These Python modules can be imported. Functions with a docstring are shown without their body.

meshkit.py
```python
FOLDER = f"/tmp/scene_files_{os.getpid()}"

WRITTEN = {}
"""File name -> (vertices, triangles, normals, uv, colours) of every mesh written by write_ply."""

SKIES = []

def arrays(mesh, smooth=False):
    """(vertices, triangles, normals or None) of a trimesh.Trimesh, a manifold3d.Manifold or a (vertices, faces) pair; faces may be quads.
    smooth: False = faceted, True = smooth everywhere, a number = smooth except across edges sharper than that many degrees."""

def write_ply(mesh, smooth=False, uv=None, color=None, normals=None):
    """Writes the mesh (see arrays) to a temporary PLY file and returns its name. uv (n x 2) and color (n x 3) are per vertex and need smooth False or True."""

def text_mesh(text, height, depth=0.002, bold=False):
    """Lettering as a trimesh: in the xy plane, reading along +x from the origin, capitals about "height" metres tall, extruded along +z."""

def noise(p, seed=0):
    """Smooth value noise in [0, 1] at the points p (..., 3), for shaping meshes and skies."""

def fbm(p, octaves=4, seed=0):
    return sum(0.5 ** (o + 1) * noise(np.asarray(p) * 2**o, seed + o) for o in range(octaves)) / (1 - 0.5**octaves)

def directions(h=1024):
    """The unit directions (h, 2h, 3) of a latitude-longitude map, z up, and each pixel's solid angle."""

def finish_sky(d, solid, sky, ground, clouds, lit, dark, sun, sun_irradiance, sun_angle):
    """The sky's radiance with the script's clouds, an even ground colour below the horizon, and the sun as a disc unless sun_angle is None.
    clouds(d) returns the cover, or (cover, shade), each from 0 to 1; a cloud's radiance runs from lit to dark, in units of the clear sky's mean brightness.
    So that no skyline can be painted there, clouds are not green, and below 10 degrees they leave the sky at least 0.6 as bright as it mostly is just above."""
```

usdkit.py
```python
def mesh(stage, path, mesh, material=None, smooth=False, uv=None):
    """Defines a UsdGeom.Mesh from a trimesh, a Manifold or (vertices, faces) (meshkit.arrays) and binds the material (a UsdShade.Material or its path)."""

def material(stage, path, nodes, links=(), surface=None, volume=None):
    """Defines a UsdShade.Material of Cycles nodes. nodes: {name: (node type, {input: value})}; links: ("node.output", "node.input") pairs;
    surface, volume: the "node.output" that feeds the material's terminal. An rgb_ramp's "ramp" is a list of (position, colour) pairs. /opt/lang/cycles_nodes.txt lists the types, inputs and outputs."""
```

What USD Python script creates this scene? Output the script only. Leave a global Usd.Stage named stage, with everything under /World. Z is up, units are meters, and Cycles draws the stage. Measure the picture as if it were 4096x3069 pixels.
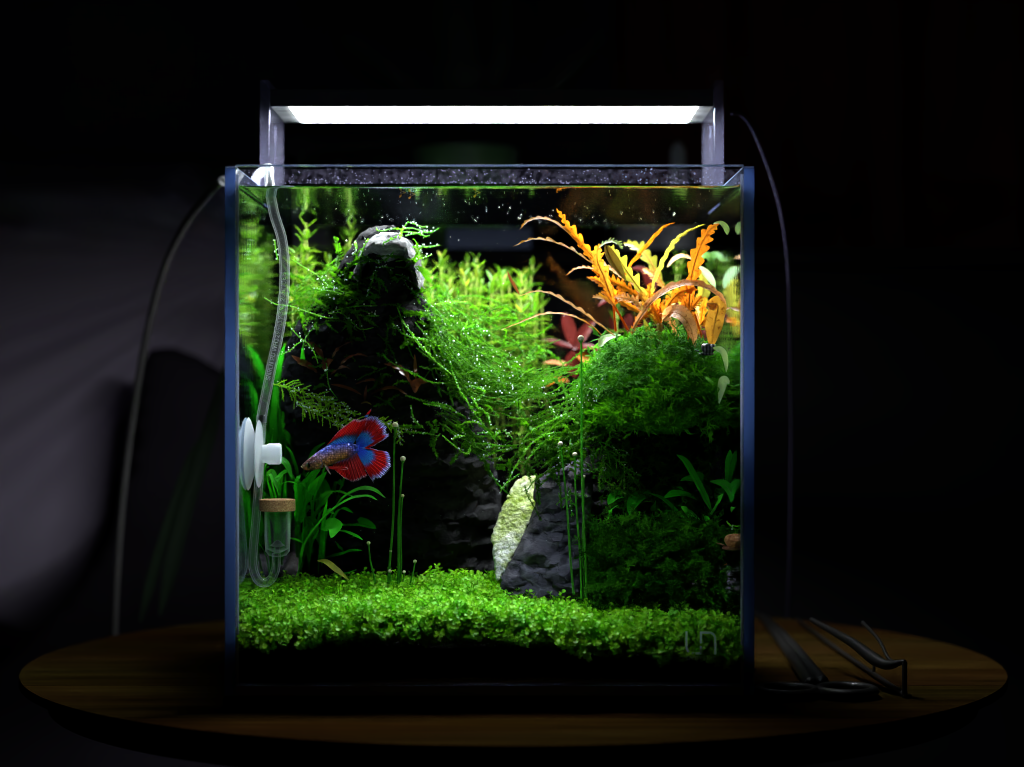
import math, random
import numpy as np, trimesh, usdkit, meshkit
from scipy.spatial import Delaunay
from shapely.geometry import Polygon, Point, LineString
import shapely
from pxr import Gf, Sdf, Usd, UsdGeom, UsdLux, UsdShade, Vt

stage = Usd.Stage.CreateInMemory()
UsdGeom.SetStageUpAxis(stage, 'Z')
UsdGeom.SetStageMetersPerUnit(stage, 1.0)
UsdGeom.Xform.Define(stage, '/World')
stage.SetDefaultPrim(stage.GetPrimAtPath('/World'))
rng = np.random.default_rng(7)
random.seed(7)

# ------------------------------------------------------------------ camera and light levels
EYE = np.array([0.0127, -1.15, 0.1848]); FPX = 8122.0
cam = UsdGeom.Camera.Define(stage, '/World/camera')
cam.AddTranslateOp().Set(Gf.Vec3d(*map(float, EYE))); cam.AddRotateXOp().Set(90.0)
cam.CreateHorizontalApertureAttr(36.0); cam.CreateVerticalApertureAttr(36.0 * 767 / 1024)
cam.CreateFocalLengthAttr(36.0 * FPX / 4096)
cam.CreateClippingRangeAttr(Gf.Vec2f(0.05, 50))
cam.CreateFStopAttr(4.4); cam.CreateFocusDistanceAttr(1.207)
cam.CreateExposureAttr(0.0)
LED_STRENGTH = 128.0


def P(px, py, y):
    """The point at depth y (metres behind the front glass) that the photograph shows at (px, py)."""
    d = (y - EYE[1]) / FPX
    return np.array([EYE[0] + (px - 2048) * d, y, EYE[2] - (py - 1534.5) * d])


def S(px, y):
    return px * (y - EYE[1]) / FPX


# ------------------------------------------------------------------ prim helpers
_names = {}


def free(parent, name):
    key = parent + '/' + name
    n = _names.get(key, 0); _names[key] = n + 1
    return key if n == 0 else f'{key}_{n:03d}'


def meta(prim, label=None, cat=None, group=None, kind=None):
    for k, v in (('label', label), ('category', cat), ('group', group), ('kind', kind)):
        if v: prim.SetCustomDataByKey(k, v)
    return prim


class Thing:
    def __init__(s, path, loc): s.path, s.loc = path, np.asarray(loc, float)


def thing(name, label, cat, loc=(0, 0, 0), group=None, kind=None):
    path = free('/World', name)
    x = UsdGeom.Xform.Define(stage, path)
    x.AddTranslateOp().Set(Gf.Vec3d(*map(float, loc)))
    meta(x.GetPrim(), label, cat, group, kind)
    return Thing(path, loc)


def part(parent, name, vf, mat, smooth=True, uv=None, label=None, kind=None):
    """One Mesh under a thing or a part; vf is in world coordinates."""
    path = free(parent.path, name)
    v, f, n = meshkit.arrays(vf, smooth)
    m = usdkit.mesh(stage, path, (v - parent.loc, f), mat, False, uv)
    if n is not None:
        m.CreateNormalsAttr(Vt.Vec3fArray.FromNumpy(n.astype(np.float32))); m.SetNormalsInterpolation('vertex')
    meta(m.GetPrim(), label=label, kind=kind)
    return Thing(path, parent.loc)


def single(name, vf, mat, label=None, cat=None, group=None, kind=None, smooth=True, uv=None):
    root = Thing('/World', (0, 0, 0))
    t = part(root, name, vf, mat, smooth, uv)
    meta(stage.GetPrimAtPath(t.path), label, cat, group, kind)
    return t


def copy_of(src, name, label, loc, rotz=0, scale=1.0, group=None):
    """An instance of a thing built before (with its parts)."""
    path = free('/World', name)
    x = UsdGeom.Xform.Define(stage, path)
    x.GetPrim().GetReferences().AddInternalReference(src.path)
    x.GetPrim().SetInstanceable(True)
    x.ClearXformOpOrder()
    x.AddTranslateOp().Set(Gf.Vec3d(*map(float, loc)))
    x.AddRotateZOp().Set(float(rotz)); x.AddScaleOp().Set(Gf.Vec3f(scale, scale, scale))
    meta(x.GetPrim(), label, None, group)
    return x


# ------------------------------------------------------------------ materials
def MAT(name, nodes, links=(), surface='p.BSDF', volume=None):
    return usdkit.material(stage, '/World/Looks/' + name, nodes, links, surface, volume)


def plain(name, color, rough=0.5, spec=0.5, **k):
    return MAT(name, {'p': ('principled_bsdf', dict(base_color=color, roughness=rough, specular_ior_level=spec, **k))})


def leafmat(name, c1, c2, trans=0.45, boost=1.6, rough=0.45, scale=160.0, spec=0.3, island=False, bump=0.0, spots=0.0):
    """Leaf: two tones mixed by noise and by object, part reflecting and part letting light through."""
    src = ('geometry', {}) if island else ('object_info', {})
    out = 'r.random_per_island' if island else 'r.random'
    nodes = {'g': ('geometry', {}), 'n': ('noise_texture', dict(scale=scale, detail=3.0)), 'r': src,
             'm': ('math', dict(math_type='multiply_add', value2=0.6, value3=-0.3)), 'a': ('math', dict(math_type='add', use_clamp=True)),
             'c': ('mix', dict(color1=c1, color2=c2)), 'b': ('mix', dict(mix_type='multiply', fac=1.0, color2=(boost, boost, boost * 0.7))),
             'p': ('principled_bsdf', dict(roughness=rough, specular_ior_level=spec)), 't': ('translucent_bsdf', {}), 'x': ('mix_closure', dict(fac=trans))}
    links = [('g.position', 'n.vector'), (out, 'm.value1'), ('m.value', 'a.value1'), ('n.fac', 'a.value2'), ('a.value', 'c.fac'),
             ('c.color', 'p.base_color'), ('c.color', 'b.color1'), ('b.color', 't.color'), ('p.BSDF', 'x.closure1'), ('t.BSDF', 'x.closure2')]
    if spots:
        nodes['sn'] = ('noise_texture', dict(scale=520.0, detail=3.0)); nodes['sr'] = ('rgb_ramp', dict(ramp=[(0.33, (0.42, 0.26, 0.16)), (0.43, (1, 1, 1))])); nodes['c0'] = nodes['c']; nodes['c'] = ('mix', dict(mix_type='multiply', fac=spots))
        links = [(a, 'c0.fac') if b == 'c.fac' else (a, b) for a, b in links] + [('g.position', 'sn.vector'), ('sn.fac', 'sr.fac'), ('c0.color', 'c.color1'), ('sr.color', 'c.color2')]
    if bump:
        nodes['bw'] = ('noise_texture', dict(scale=scale * 4, detail=2.0)); nodes['bp'] = ('bump', dict(strength=bump, distance=0.001))
        links += [('g.position', 'bw.vector'), ('bw.fac', 'bp.height'), ('bp.normal', 'p.normal')]
    return MAT(name, nodes, links, 'x.closure')


def pane(name, tint=(1, 1, 1), r0=0.04):
    """Clear flat glass seen from either side: light passes straight, reflection grows towards grazing."""
    return MAT(name, {'l': ('layer_weight', dict(blend=0.5)), 'p5': ('math', dict(math_type='power', value2=5.0)),
                      'f': ('math', dict(math_type='multiply_add', value2=1 - r0, value3=r0)),
                      't': ('transparent_bsdf', dict(color=tint)), 'g': ('glossy_bsdf', dict(color=(0.9, 0.9, 0.9), roughness=0.0)), 'x': ('mix_closure', {})},
               [('l.facing', 'p5.value1'), ('p5.value', 'f.value1'), ('f.value', 'x.fac'), ('t.BSDF', 'x.closure1'), ('g.BSDF', 'x.closure2')], 'x.closure')


M = {}
M['glass'] = pane('tank_glass', (0.985, 0.99, 0.99), 0.022)
M['acrylic'] = MAT('clear_acrylic', {'l': ('layer_weight', dict(blend=0.5)), 'p5': ('math', dict(math_type='power', value2=3.0)), 'f': ('math', dict(math_type='multiply_add', value2=0.45, value3=0.04)),
    't': ('transparent_bsdf', dict(color=(0.92, 0.92, 0.96))), 'g': ('glossy_bsdf', dict(color=(0.8, 0.8, 0.95), roughness=0.05)), 'x': ('mix_closure', {}),
    'd': ('translucent_bsdf', dict(color=(0.5, 0.5, 0.75))), 'd2': ('diffuse_bsdf', dict(color=(0.5, 0.5, 0.75))), 'dd': ('mix_closure', dict(fac=0.5)), 'y': ('mix_closure', dict(fac=0.035))},
    [('l.facing', 'p5.value1'), ('p5.value', 'f.value1'), ('f.value', 'x.fac'), ('t.BSDF', 'x.closure1'), ('g.BSDF', 'x.closure2'), ('d.BSDF', 'dd.closure1'), ('d2.BSDF', 'dd.closure2'), ('x.closure', 'y.closure1'), ('dd.closure', 'y.closure2')], 'y.closure')
M['glass_edge'] = MAT('polished_glass_edge', {'p': ('principled_bsdf', dict(base_color=(0.08, 0.12, 0.22), roughness=0.25, specular_ior_level=0.5)),
    't': ('translucent_bsdf', dict(color=(0.22, 0.31, 0.54))), 'x': ('mix_closure', dict(fac=0.85))}, [('p.BSDF', 'x.closure1'), ('t.BSDF', 'x.closure2')], 'x.closure')  # blue tone stands for light carried inside the glass
M['base_edge'] = plain('base_glass_edge', (0.16, 0.22, 0.62), 0.4)  # lightened blue stands for light carried along the base glass
M['rim_edge'] = MAT('rim_edge', {'p': ('principled_bsdf', dict(base_color=(0.45, 0.5, 0.65), roughness=0.3)),
    't': ('translucent_bsdf', dict(color=(0.6, 0.68, 0.9))), 'x': ('mix_closure', dict(fac=0.7))}, [('p.BSDF', 'x.closure1'), ('t.BSDF', 'x.closure2')], 'x.closure')
M['silicone'] = MAT('silicone_seam', {'p': ('principled_bsdf', dict(base_color=(0.6, 0.64, 0.75), roughness=0.3)),
    't': ('translucent_bsdf', dict(color=(0.55, 0.6, 0.75))), 'x': ('mix_closure', dict(fac=0.5))}, [('p.BSDF', 'x.closure1'), ('t.BSDF', 'x.closure2')], 'x.closure')
M['water'] = MAT('water', {'g': ('geometry', {}), 'mp': ('mapping', dict(scale=(60.0, 160.0, 60.0))), 'n': ('noise_texture', dict(scale=1.0, detail=3.0, roughness=0.6)), 'b': ('bump', dict(strength=0.10, distance=0.0012)),
    'f': ('fresnel', dict(IOR=1.2)), 't': ('transparent_bsdf', dict(color=(0.985, 0.995, 0.99))), 's': ('glossy_bsdf', dict(color=(0.70, 0.80, 0.95), roughness=0.02)), 'x': ('mix_closure', {})},
    [('g.position', 'mp.vector'), ('mp.vector', 'n.vector'), ('n.fac', 'b.height'), ('b.normal', 's.normal'), ('f.fac', 'x.fac'), ('t.BSDF', 'x.closure1'), ('s.BSDF', 'x.closure2')], 'x.closure')
# the lamp's lenses throw most of the light straight down
M['led'] = MAT('led_diffuser', {'l': ('layer_weight', dict(blend=0.5)), 'o': ('math', dict(math_type='subtract', value1=1.0)), 's': ('math', dict(math_type='power', value2=1.6)), 'm': ('math', dict(math_type='multiply_add', value2=LED_STRENGTH * 0.76, value3=LED_STRENGTH * 0.24)), 'e': ('emission', dict(color=(0.93, 0.97, 1.0)))},
    [('l.facing', 'o.value2'), ('o.value', 's.value1'), ('s.value', 'm.value1'), ('m.value', 'e.strength')], 'e.emission')
M['black'] = plain('black_metal', (0.012, 0.012, 0.016), 0.4)
M['foam'] = plain('black_foam', (0.01, 0.01, 0.01), 0.9, 0.1)
M['endplate'] = MAT('milky_acrylic', {'g': ('geometry', {}), 'n': ('noise_texture', dict(scale=60.0, detail=4.0)), 'c': ('rgb_ramp', dict(ramp=[(0.3, (0.25, 0.25, 0.24)), (0.7, (0.75, 0.76, 0.76))])),
    'p': ('principled_bsdf', dict(roughness=0.4)), 't': ('translucent_bsdf', {}), 'x': ('mix_closure', dict(fac=0.5))}, [('g.position', 'n.vector'), ('n.fac', 'c.fac'), ('c.color', 'p.base_color'), ('c.color', 't.color'), ('p.BSDF', 'x.closure1'), ('t.BSDF', 'x.closure2')], 'x.closure')
M['wall'] = MAT('painted_wall', {'g': ('geometry', {}), 'n': ('noise_texture', dict(scale=9.0, detail=4.0)), 'c': ('mix', dict(color1=(0.50, 0.42, 0.60), color2=(0.58, 0.50, 0.67))), 'p': ('principled_bsdf', dict(roughness=0.8, specular_ior_level=0.2))},
    [('g.position', 'n.vector'), ('n.fac', 'c.fac'), ('c.color', 'p.base_color')])
M['curtain'] = plain('dark_curtain', (0.075, 0.016, 0.013), 0.9, 0.1)
M['shadow_shape_tone'] = plain('shadow_shape_tone', (0.022, 0.018, 0.026), 0.9, 0.1)  # dark tone of the added shape that stands for shadow
M['cabinet'] = plain('black_cabinet', (0.0025, 0.0025, 0.0032), 0.7, 0.05)
M['floor'] = plain('dark_floor', (0.02, 0.016, 0.014), 0.6)
M['wood'] = MAT('table_wood', {'tc': ('geometry', {}), 'oi': ('object_info', {}), 'off': ('vector_math', dict(math_type='add')), 'cx': ('combine_xyz', {}), 'mul': ('math', dict(math_type='multiply', value2=37.0)),
    'mp': ('mapping', dict(scale=(5.0, 60.0, 30.0))), 'n': ('noise_texture', dict(scale=1.0, detail=6.0, roughness=0.65, distortion=0.6)),
    'mp2': ('mapping', dict(scale=(3.0, 9.0, 9.0))), 'n2': ('noise_texture', dict(scale=1.0, detail=2.0)),
    'c': ('rgb_ramp', dict(ramp=[(0.25, (0.008, 0.0040, 0.0009)), (0.5, (0.025, 0.0125, 0.0030)), (0.75, (0.047, 0.0255, 0.0066))])), 'c2': ('mix', dict(mix_type='multiply', fac=0.6)),
    'p': ('diffuse_bsdf', dict(roughness=0.4)), 'b': ('bump', dict(strength=0.15, distance=0.0006))},
    [('oi.random', 'mul.value1'), ('mul.value', 'cx.x'), ('mul.value', 'cx.z'), ('tc.position', 'off.vector1'), ('cx.vector', 'off.vector2'), ('off.vector', 'mp.vector'), ('off.vector', 'mp2.vector'), ('mp.vector', 'n.vector'), ('mp2.vector', 'n2.vector'),
     ('n.fac', 'c.fac'), ('c.color', 'c2.color1'), ('n2.color', 'c2.color2'), ('c2.color', 'p.color'), ('n.fac', 'b.height'), ('b.normal', 'p.normal')])


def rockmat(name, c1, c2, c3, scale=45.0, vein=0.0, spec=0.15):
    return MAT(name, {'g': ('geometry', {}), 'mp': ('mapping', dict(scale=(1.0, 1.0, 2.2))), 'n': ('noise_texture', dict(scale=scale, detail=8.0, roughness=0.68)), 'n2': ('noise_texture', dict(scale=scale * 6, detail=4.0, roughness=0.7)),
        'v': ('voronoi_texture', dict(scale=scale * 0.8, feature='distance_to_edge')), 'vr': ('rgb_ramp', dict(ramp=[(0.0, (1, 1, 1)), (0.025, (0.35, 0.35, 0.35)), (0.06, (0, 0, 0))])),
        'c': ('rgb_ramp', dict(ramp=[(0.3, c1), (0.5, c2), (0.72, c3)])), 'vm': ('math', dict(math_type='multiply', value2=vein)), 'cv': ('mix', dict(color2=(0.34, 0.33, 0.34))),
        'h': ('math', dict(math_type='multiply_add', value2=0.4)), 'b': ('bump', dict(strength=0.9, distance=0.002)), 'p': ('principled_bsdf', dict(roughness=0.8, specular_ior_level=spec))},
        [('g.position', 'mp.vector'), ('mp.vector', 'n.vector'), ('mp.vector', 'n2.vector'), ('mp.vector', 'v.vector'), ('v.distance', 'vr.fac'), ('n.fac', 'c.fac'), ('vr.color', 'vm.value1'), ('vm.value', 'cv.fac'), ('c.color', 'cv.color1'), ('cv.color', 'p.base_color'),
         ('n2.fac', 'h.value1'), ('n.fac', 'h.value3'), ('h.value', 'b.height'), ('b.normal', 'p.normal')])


M['pale_lit_rock'] = rockmat('pale_lit_rock', (0.03, 0.03, 0.032), (0.12, 0.12, 0.125), (0.42, 0.42, 0.41))  # own pale grey, lightened further for light falling on the crown
M['shade_rock'] = rockmat('shade_rock', (0.005, 0.005, 0.006), (0.014, 0.014, 0.015), (0.035, 0.035, 0.038), spec=0.02)  # own dark rock, darkened further for its shaded faces
M['grey_stone'] = rockmat('grey_stone', (0.028, 0.026, 0.034), (0.07, 0.064, 0.08), (0.14, 0.13, 0.15), 38.0, 0.22)
M['pale_face'] = MAT('pale_algae_face', {'g': ('geometry', {}), 'n': ('noise_texture', dict(scale=55.0, detail=6.0, roughness=0.7)), 'v': ('noise_texture', dict(scale=420.0, detail=3.0)), 'sz': ('separate_xyz', {}), 'zr': ('map_range', dict(from_min=.055, from_max=.125, to_min=.15, to_max=-.09)), 'ad': ('math', dict(math_type='add')), 'c': ('rgb_ramp', dict(ramp=[(0.36, (0.30, 0.42, 0.05)), (0.5, (0.52, 0.58, 0.30)), (0.62, (0.78, 0.80, 0.78))])),
    'm': ('rgb_ramp', dict(ramp=[(0.34, (0.40, 0.50, 0.20)), (0.44, (0.78, 0.84, 0.62)), (0.56, (1, 1, 1))])), 'x': ('mix', dict(mix_type='multiply', fac=0.9)), 'b': ('bump', dict(strength=1.0, distance=0.0018)), 'p': ('principled_bsdf', dict(roughness=0.8, specular_ior_level=0.1))},
    [('g.position', 'sz.vector'), ('sz.z', 'zr.value'), ('zr.result', 'ad.value1'), ('n.fac', 'ad.value2'), ('ad.value', 'c.fac'), ('g.position', 'n.vector'), ('g.position', 'v.vector'), ('v.fac', 'm.fac'), ('c.color', 'x.color1'), ('m.color', 'x.color2'), ('x.color', 'p.base_color'), ('v.fac', 'b.height'), ('b.normal', 'p.normal')])
M['soil'] = MAT('aqua_soil', {'g': ('geometry', {}), 'v': ('voronoi_texture', dict(scale=420.0)), 'c': ('mix', dict(color1=(0.004, 0.0035, 0.003), color2=(0.012, 0.010, 0.008))), 'b': ('bump', dict(strength=1.0, distance=0.001)), 'p': ('principled_bsdf', dict(roughness=0.9, specular_ior_level=0.15))},
    [('g.position', 'v.vector'), ('v.distance', 'c.fac'), ('v.distance', 'b.height'), ('c.color', 'p.base_color'), ('b.normal', 'p.normal')])
M['carpet'] = leafmat('carpet_leaf', (0.15, 0.58, 0.003), (0.62, 0.87, 0.020), 0.30, 1.2, 0.45, 90.0, island=True)
M['moss'] = leafmat('moss_strand', (0.04, 0.28, 0.003), (0.18, 0.52, 0.012), 0.45, 1.5, 0.5, 70.0)
M['moss_bright'] = leafmat('moss_bright', (0.10, 0.40, 0.004), (0.34, 0.62, 0.02), 0.45, 1.3, 0.5, 120.0, 0.1)
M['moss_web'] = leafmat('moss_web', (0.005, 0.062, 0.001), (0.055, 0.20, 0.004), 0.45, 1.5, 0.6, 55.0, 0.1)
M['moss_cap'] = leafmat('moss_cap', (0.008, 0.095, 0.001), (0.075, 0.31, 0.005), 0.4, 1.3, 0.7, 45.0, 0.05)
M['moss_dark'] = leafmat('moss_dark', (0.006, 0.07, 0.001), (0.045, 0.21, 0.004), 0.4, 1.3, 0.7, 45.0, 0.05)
M['stem_leaf'] = leafmat('stem_leaf', (0.022, 0.10, 0.003), (0.095, 0.175, 0.010), 0.5, 1.4, 0.5, 60.0)
M['stem'] = leafmat('plant_stem', (0.12, 0.22, 0.02), (0.25, 0.28, 0.06), 0.3, 1.2)
M['amber_leaf'] = leafmat('amber_leaf', (0.11, 0.17, 0.015), (0.17, 0.17, 0.02), 0.45, 1.4)
M['broad'] = leafmat('broad_leaf', (0.015, 0.36, 0.005), (0.05, 0.58, 0.014), 0.55, 1.5, 0.35, 120.0, spec=0.4, bump=0.15)
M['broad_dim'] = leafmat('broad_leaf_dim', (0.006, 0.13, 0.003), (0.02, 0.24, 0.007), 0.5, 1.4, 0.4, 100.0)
M['broad_bright'] = leafmat('broad_leaf_bright', (0.03, 0.46, 0.010), (0.10, 0.64, 0.04), 0.5, 1.4, 0.35, 120.0, bump=0.15)
M['orange'] = leafmat('orange_leaf', (0.40, 0.095, 0.003), (0.52, 0.17, 0.010), 0.55, 1.35, 0.4, 130.0, bump=0.3, spots=0.9)
M['rust'] = leafmat('rust_leaf', (0.34, 0.075, 0.003), (0.50, 0.15, 0.010), 0.5, 1.35, 0.4, 130.0, bump=0.3, spots=0.9)
M['yellow_leaf'] = leafmat('yellow_leaf', (0.42, 0.155, 0.008), (0.52, 0.25, 0.030), 0.45, 1.3, 0.4, 130.0, bump=0.3, spots=0.9)
M['pink_leaf'] = leafmat('pink_leaf', (0.70, 0.27, 0.08), (0.85, 0.48, 0.24), 0.6, 1.05, 0.45, 260.0, bump=0.3, spots=0.9)
M['olive_leaf'] = leafmat('olive_leaf', (0.24, 0.26, 0.02), (0.44, 0.36, 0.05), 0.5, 1.3, 0.4, 130.0, bump=0.2)
M['sage_leaf'] = leafmat('sage_leaf', (0.28, 0.48, 0.14), (0.48, 0.62, 0.30), 0.4, 1.2, 0.45, 200.0, bump=0.3)
M['brown_leaf'] = leafmat('brown_leaf', (0.10, 0.03, 0.01), (0.26, 0.075, 0.03), 0.4, 1.4, 0.3, 120.0, spec=0.5)
M['under_leaf'] = leafmat('underside_leaf', (0.20, 0.12, 0.015), (0.36, 0.26, 0.06), 0.3, 1.3, 0.45, 220.0, bump=0.3)
M['red_leaf'] = leafmat('red_leaf', (0.045, 0.003, 0.003), (0.10, 0.010, 0.007), 0.45, 1.3, 0.4, 60.0)
M['vein'] = leafmat('leaf_vein', (0.45, 0.16, 0.02), (0.6, 0.30, 0.06), 0.3, 1.2)
M['vein_green'] = leafmat('leaf_vein_green', (0.04, 0.36, 0.02), (0.10, 0.44, 0.05), 0.3, 1.2)
M['stalk'] = leafmat('flower_stalk', (0.05, 0.30, 0.012), (0.10, 0.42, 0.03), 0.4, 1.4)
M['bud'] = MAT('flower_bud', {'g': ('geometry', {}), 'v': ('voronoi_texture', dict(scale=1400.0)), 'c': ('rgb_ramp', dict(ramp=[(0.2, (0.92, 0.86, 0.66)), (0.7, (0.60, 0.52, 0.22))])), 'b': ('bump', dict(strength=0.6, distance=0.0005)), 'p': ('principled_bsdf', dict(roughness=0.6))},
    [('g.position', 'v.vector'), ('v.distance', 'c.fac'), ('c.color', 'p.base_color'), ('v.distance', 'b.height'), ('b.normal', 'p.normal')])
M['bubble'] = MAT('oxygen_bubble', {'f': ('fresnel', dict(IOR=1.33)), 't': ('transparent_bsdf', {}), 'p': ('principled_bsdf', dict(base_color=(0.9, 1.0, 0.95), roughness=0.15, specular_ior_level=1.0)), 'x': ('mix_closure', dict(fac=0.75))},
    [('t.BSDF', 'x.closure1'), ('p.BSDF', 'x.closure2')], 'x.closure')
M['drop'] = MAT('water_drop', {'t': ('transparent_bsdf', {}), 'p': ('translucent_bsdf', dict(color=(0.42, 0.40, 0.62))), 'x': ('mix_closure', dict(fac=0.45))}, [('t.BSDF', 'x.closure1'), ('p.BSDF', 'x.closure2')], 'x.closure')
def clear(name, tint, edge, diff, pw, gloss, solid):
    """Thin clear plastic or glass under water: see-through in the middle, bright along its edges."""
    return MAT(name, {'l': ('layer_weight', dict(blend=0.5)), 'p5': ('math', dict(math_type='power', value2=pw)), 'f': ('math', dict(math_type='multiply_add', value2=edge, value3=gloss)),
        't': ('transparent_bsdf', dict(color=tint)), 'g': ('glossy_bsdf', dict(color=(0.95, 0.97, 1.0), roughness=0.12)), 'd': ('diffuse_bsdf', dict(color=diff)), 'tl': ('translucent_bsdf', dict(color=diff)), 'dd': ('mix_closure', dict(fac=0.5)), 's': ('mix_closure', dict(fac=solid)), 'x': ('mix_closure', {})},
        [('l.facing', 'p5.value1'), ('p5.value', 'f.value1'), ('f.value', 'x.fac'), ('d.BSDF', 'dd.closure1'), ('tl.BSDF', 'dd.closure2'), ('g.BSDF', 's.closure1'), ('dd.closure', 's.closure2'), ('t.BSDF', 'x.closure1'), ('s.closure', 'x.closure2')], 'x.closure')


M['clear_tube'] = clear('clear_hose', (0.93, 0.94, 0.94), 1.0, (0.95, 0.97, 1.0), 3.0, 0.018, 0.75)
M['labglass'] = clear('lab_glass', (0.96, 0.98, 0.97), 0.95, (0.85, 1.0, 0.92), 2.6, 0.03, 0.75)
M['dry_hose'] = MAT('dry_hose', {'t': ('transparent_bsdf', dict(color=(0.6, 0.6, 0.6))), 'p': ('principled_bsdf', dict(base_color=(0.10, 0.095, 0.095), roughness=0.3)), 'x': ('mix_closure', dict(fac=0.7))}, [('t.BSDF', 'x.closure1'), ('p.BSDF', 'x.closure2')], 'x.closure')
M['mist'] = MAT('mist_film', {'g': ('geometry', {}), 'n': ('noise_texture', dict(scale=380.0, detail=4.0)), 'r': ('rgb_ramp', dict(ramp=[(0.38, (0.004, 0.004, 0.004)), (0.72, (0.06, 0.06, 0.06))])), 't': ('transparent_bsdf', {}), 'p': ('translucent_bsdf', dict(color=(0.55, 0.5, 0.8))), 'x': ('mix_closure', {})}, [('g.position', 'n.vector'), ('n.fac', 'r.fac'), ('r.color', 'x.fac'), ('t.BSDF', 'x.closure1'), ('p.BSDF', 'x.closure2')], 'x.closure')
M['print'] = plain('white_print', (0.8, 0.8, 0.8), 0.5)
M['rubber'] = MAT('white_silicone', {'p': ('principled_bsdf', dict(base_color=(0.93, 0.95, 0.98), roughness=0.35)), 't': ('translucent_bsdf', dict(color=(0.95, 0.98, 1.0))), 'x': ('mix_closure', dict(fac=0.5))}, [('p.BSDF', 'x.closure1'), ('t.BSDF', 'x.closure2')], 'x.closure')
M['ceramic'] = MAT('porous_disc', {'g': ('geometry', {}), 'n': ('noise_texture', dict(scale=1500.0, detail=3.0)), 'c': ('rgb_ramp', dict(ramp=[(0.35, (0.16, 0.075, 0.02)), (0.55, (0.42, 0.22, 0.07)), (0.7, (0.62, 0.40, 0.17))])), 'b': ('bump', dict(strength=0.6, distance=0.0005)), 'p': ('principled_bsdf', dict(roughness=0.85))},
    [('g.position', 'n.vector'), ('n.fac', 'c.fac'), ('c.color', 'p.base_color'), ('n.fac', 'b.height'), ('b.normal', 'p.normal')])
M['steel'] = MAT('dark_steel', {'p': ('principled_bsdf', dict(base_color=(0.016, 0.015, 0.014), metallic=0.6, roughness=0.38))})
M['cable'] = plain('power_cable', (0.03, 0.025, 0.05), 0.4)
M['pot'] = plain('green_pot', (0.05, 0.11, 0.035), 0.6)
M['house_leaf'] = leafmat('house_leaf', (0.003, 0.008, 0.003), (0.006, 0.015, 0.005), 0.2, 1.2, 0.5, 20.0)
M['bottle_white'] = MAT('milky_bottle', {'p': ('principled_bsdf', dict(base_color=(0.75, 0.74, 0.82), roughness=0.4)), 't': ('translucent_bsdf', dict(color=(0.7, 0.7, 0.8))), 'x': ('mix_closure', dict(fac=0.4))}, [('p.BSDF', 'x.closure1'), ('t.BSDF', 'x.closure2')], 'x.closure')
M['bottle_blue'] = plain('blue_bottle', (0.10, 0.16, 0.62), 0.4)
M['etch'] = MAT('etched_mark', {'t': ('transparent_bsdf', {}), 'p': ('translucent_bsdf', dict(color=(0.8, 0.85, 1.0))), 'd': ('diffuse_bsdf', dict(color=(0.8, 0.85, 1.0))), 'y': ('mix_closure', dict(fac=0.5)), 'x': ('mix_closure', dict(fac=0.4))}, [('p.BSDF', 'y.closure1'), ('d.BSDF', 'y.closure2'), ('t.BSDF', 'x.closure1'), ('y.closure', 'x.closure2')], 'x.closure')


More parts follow.
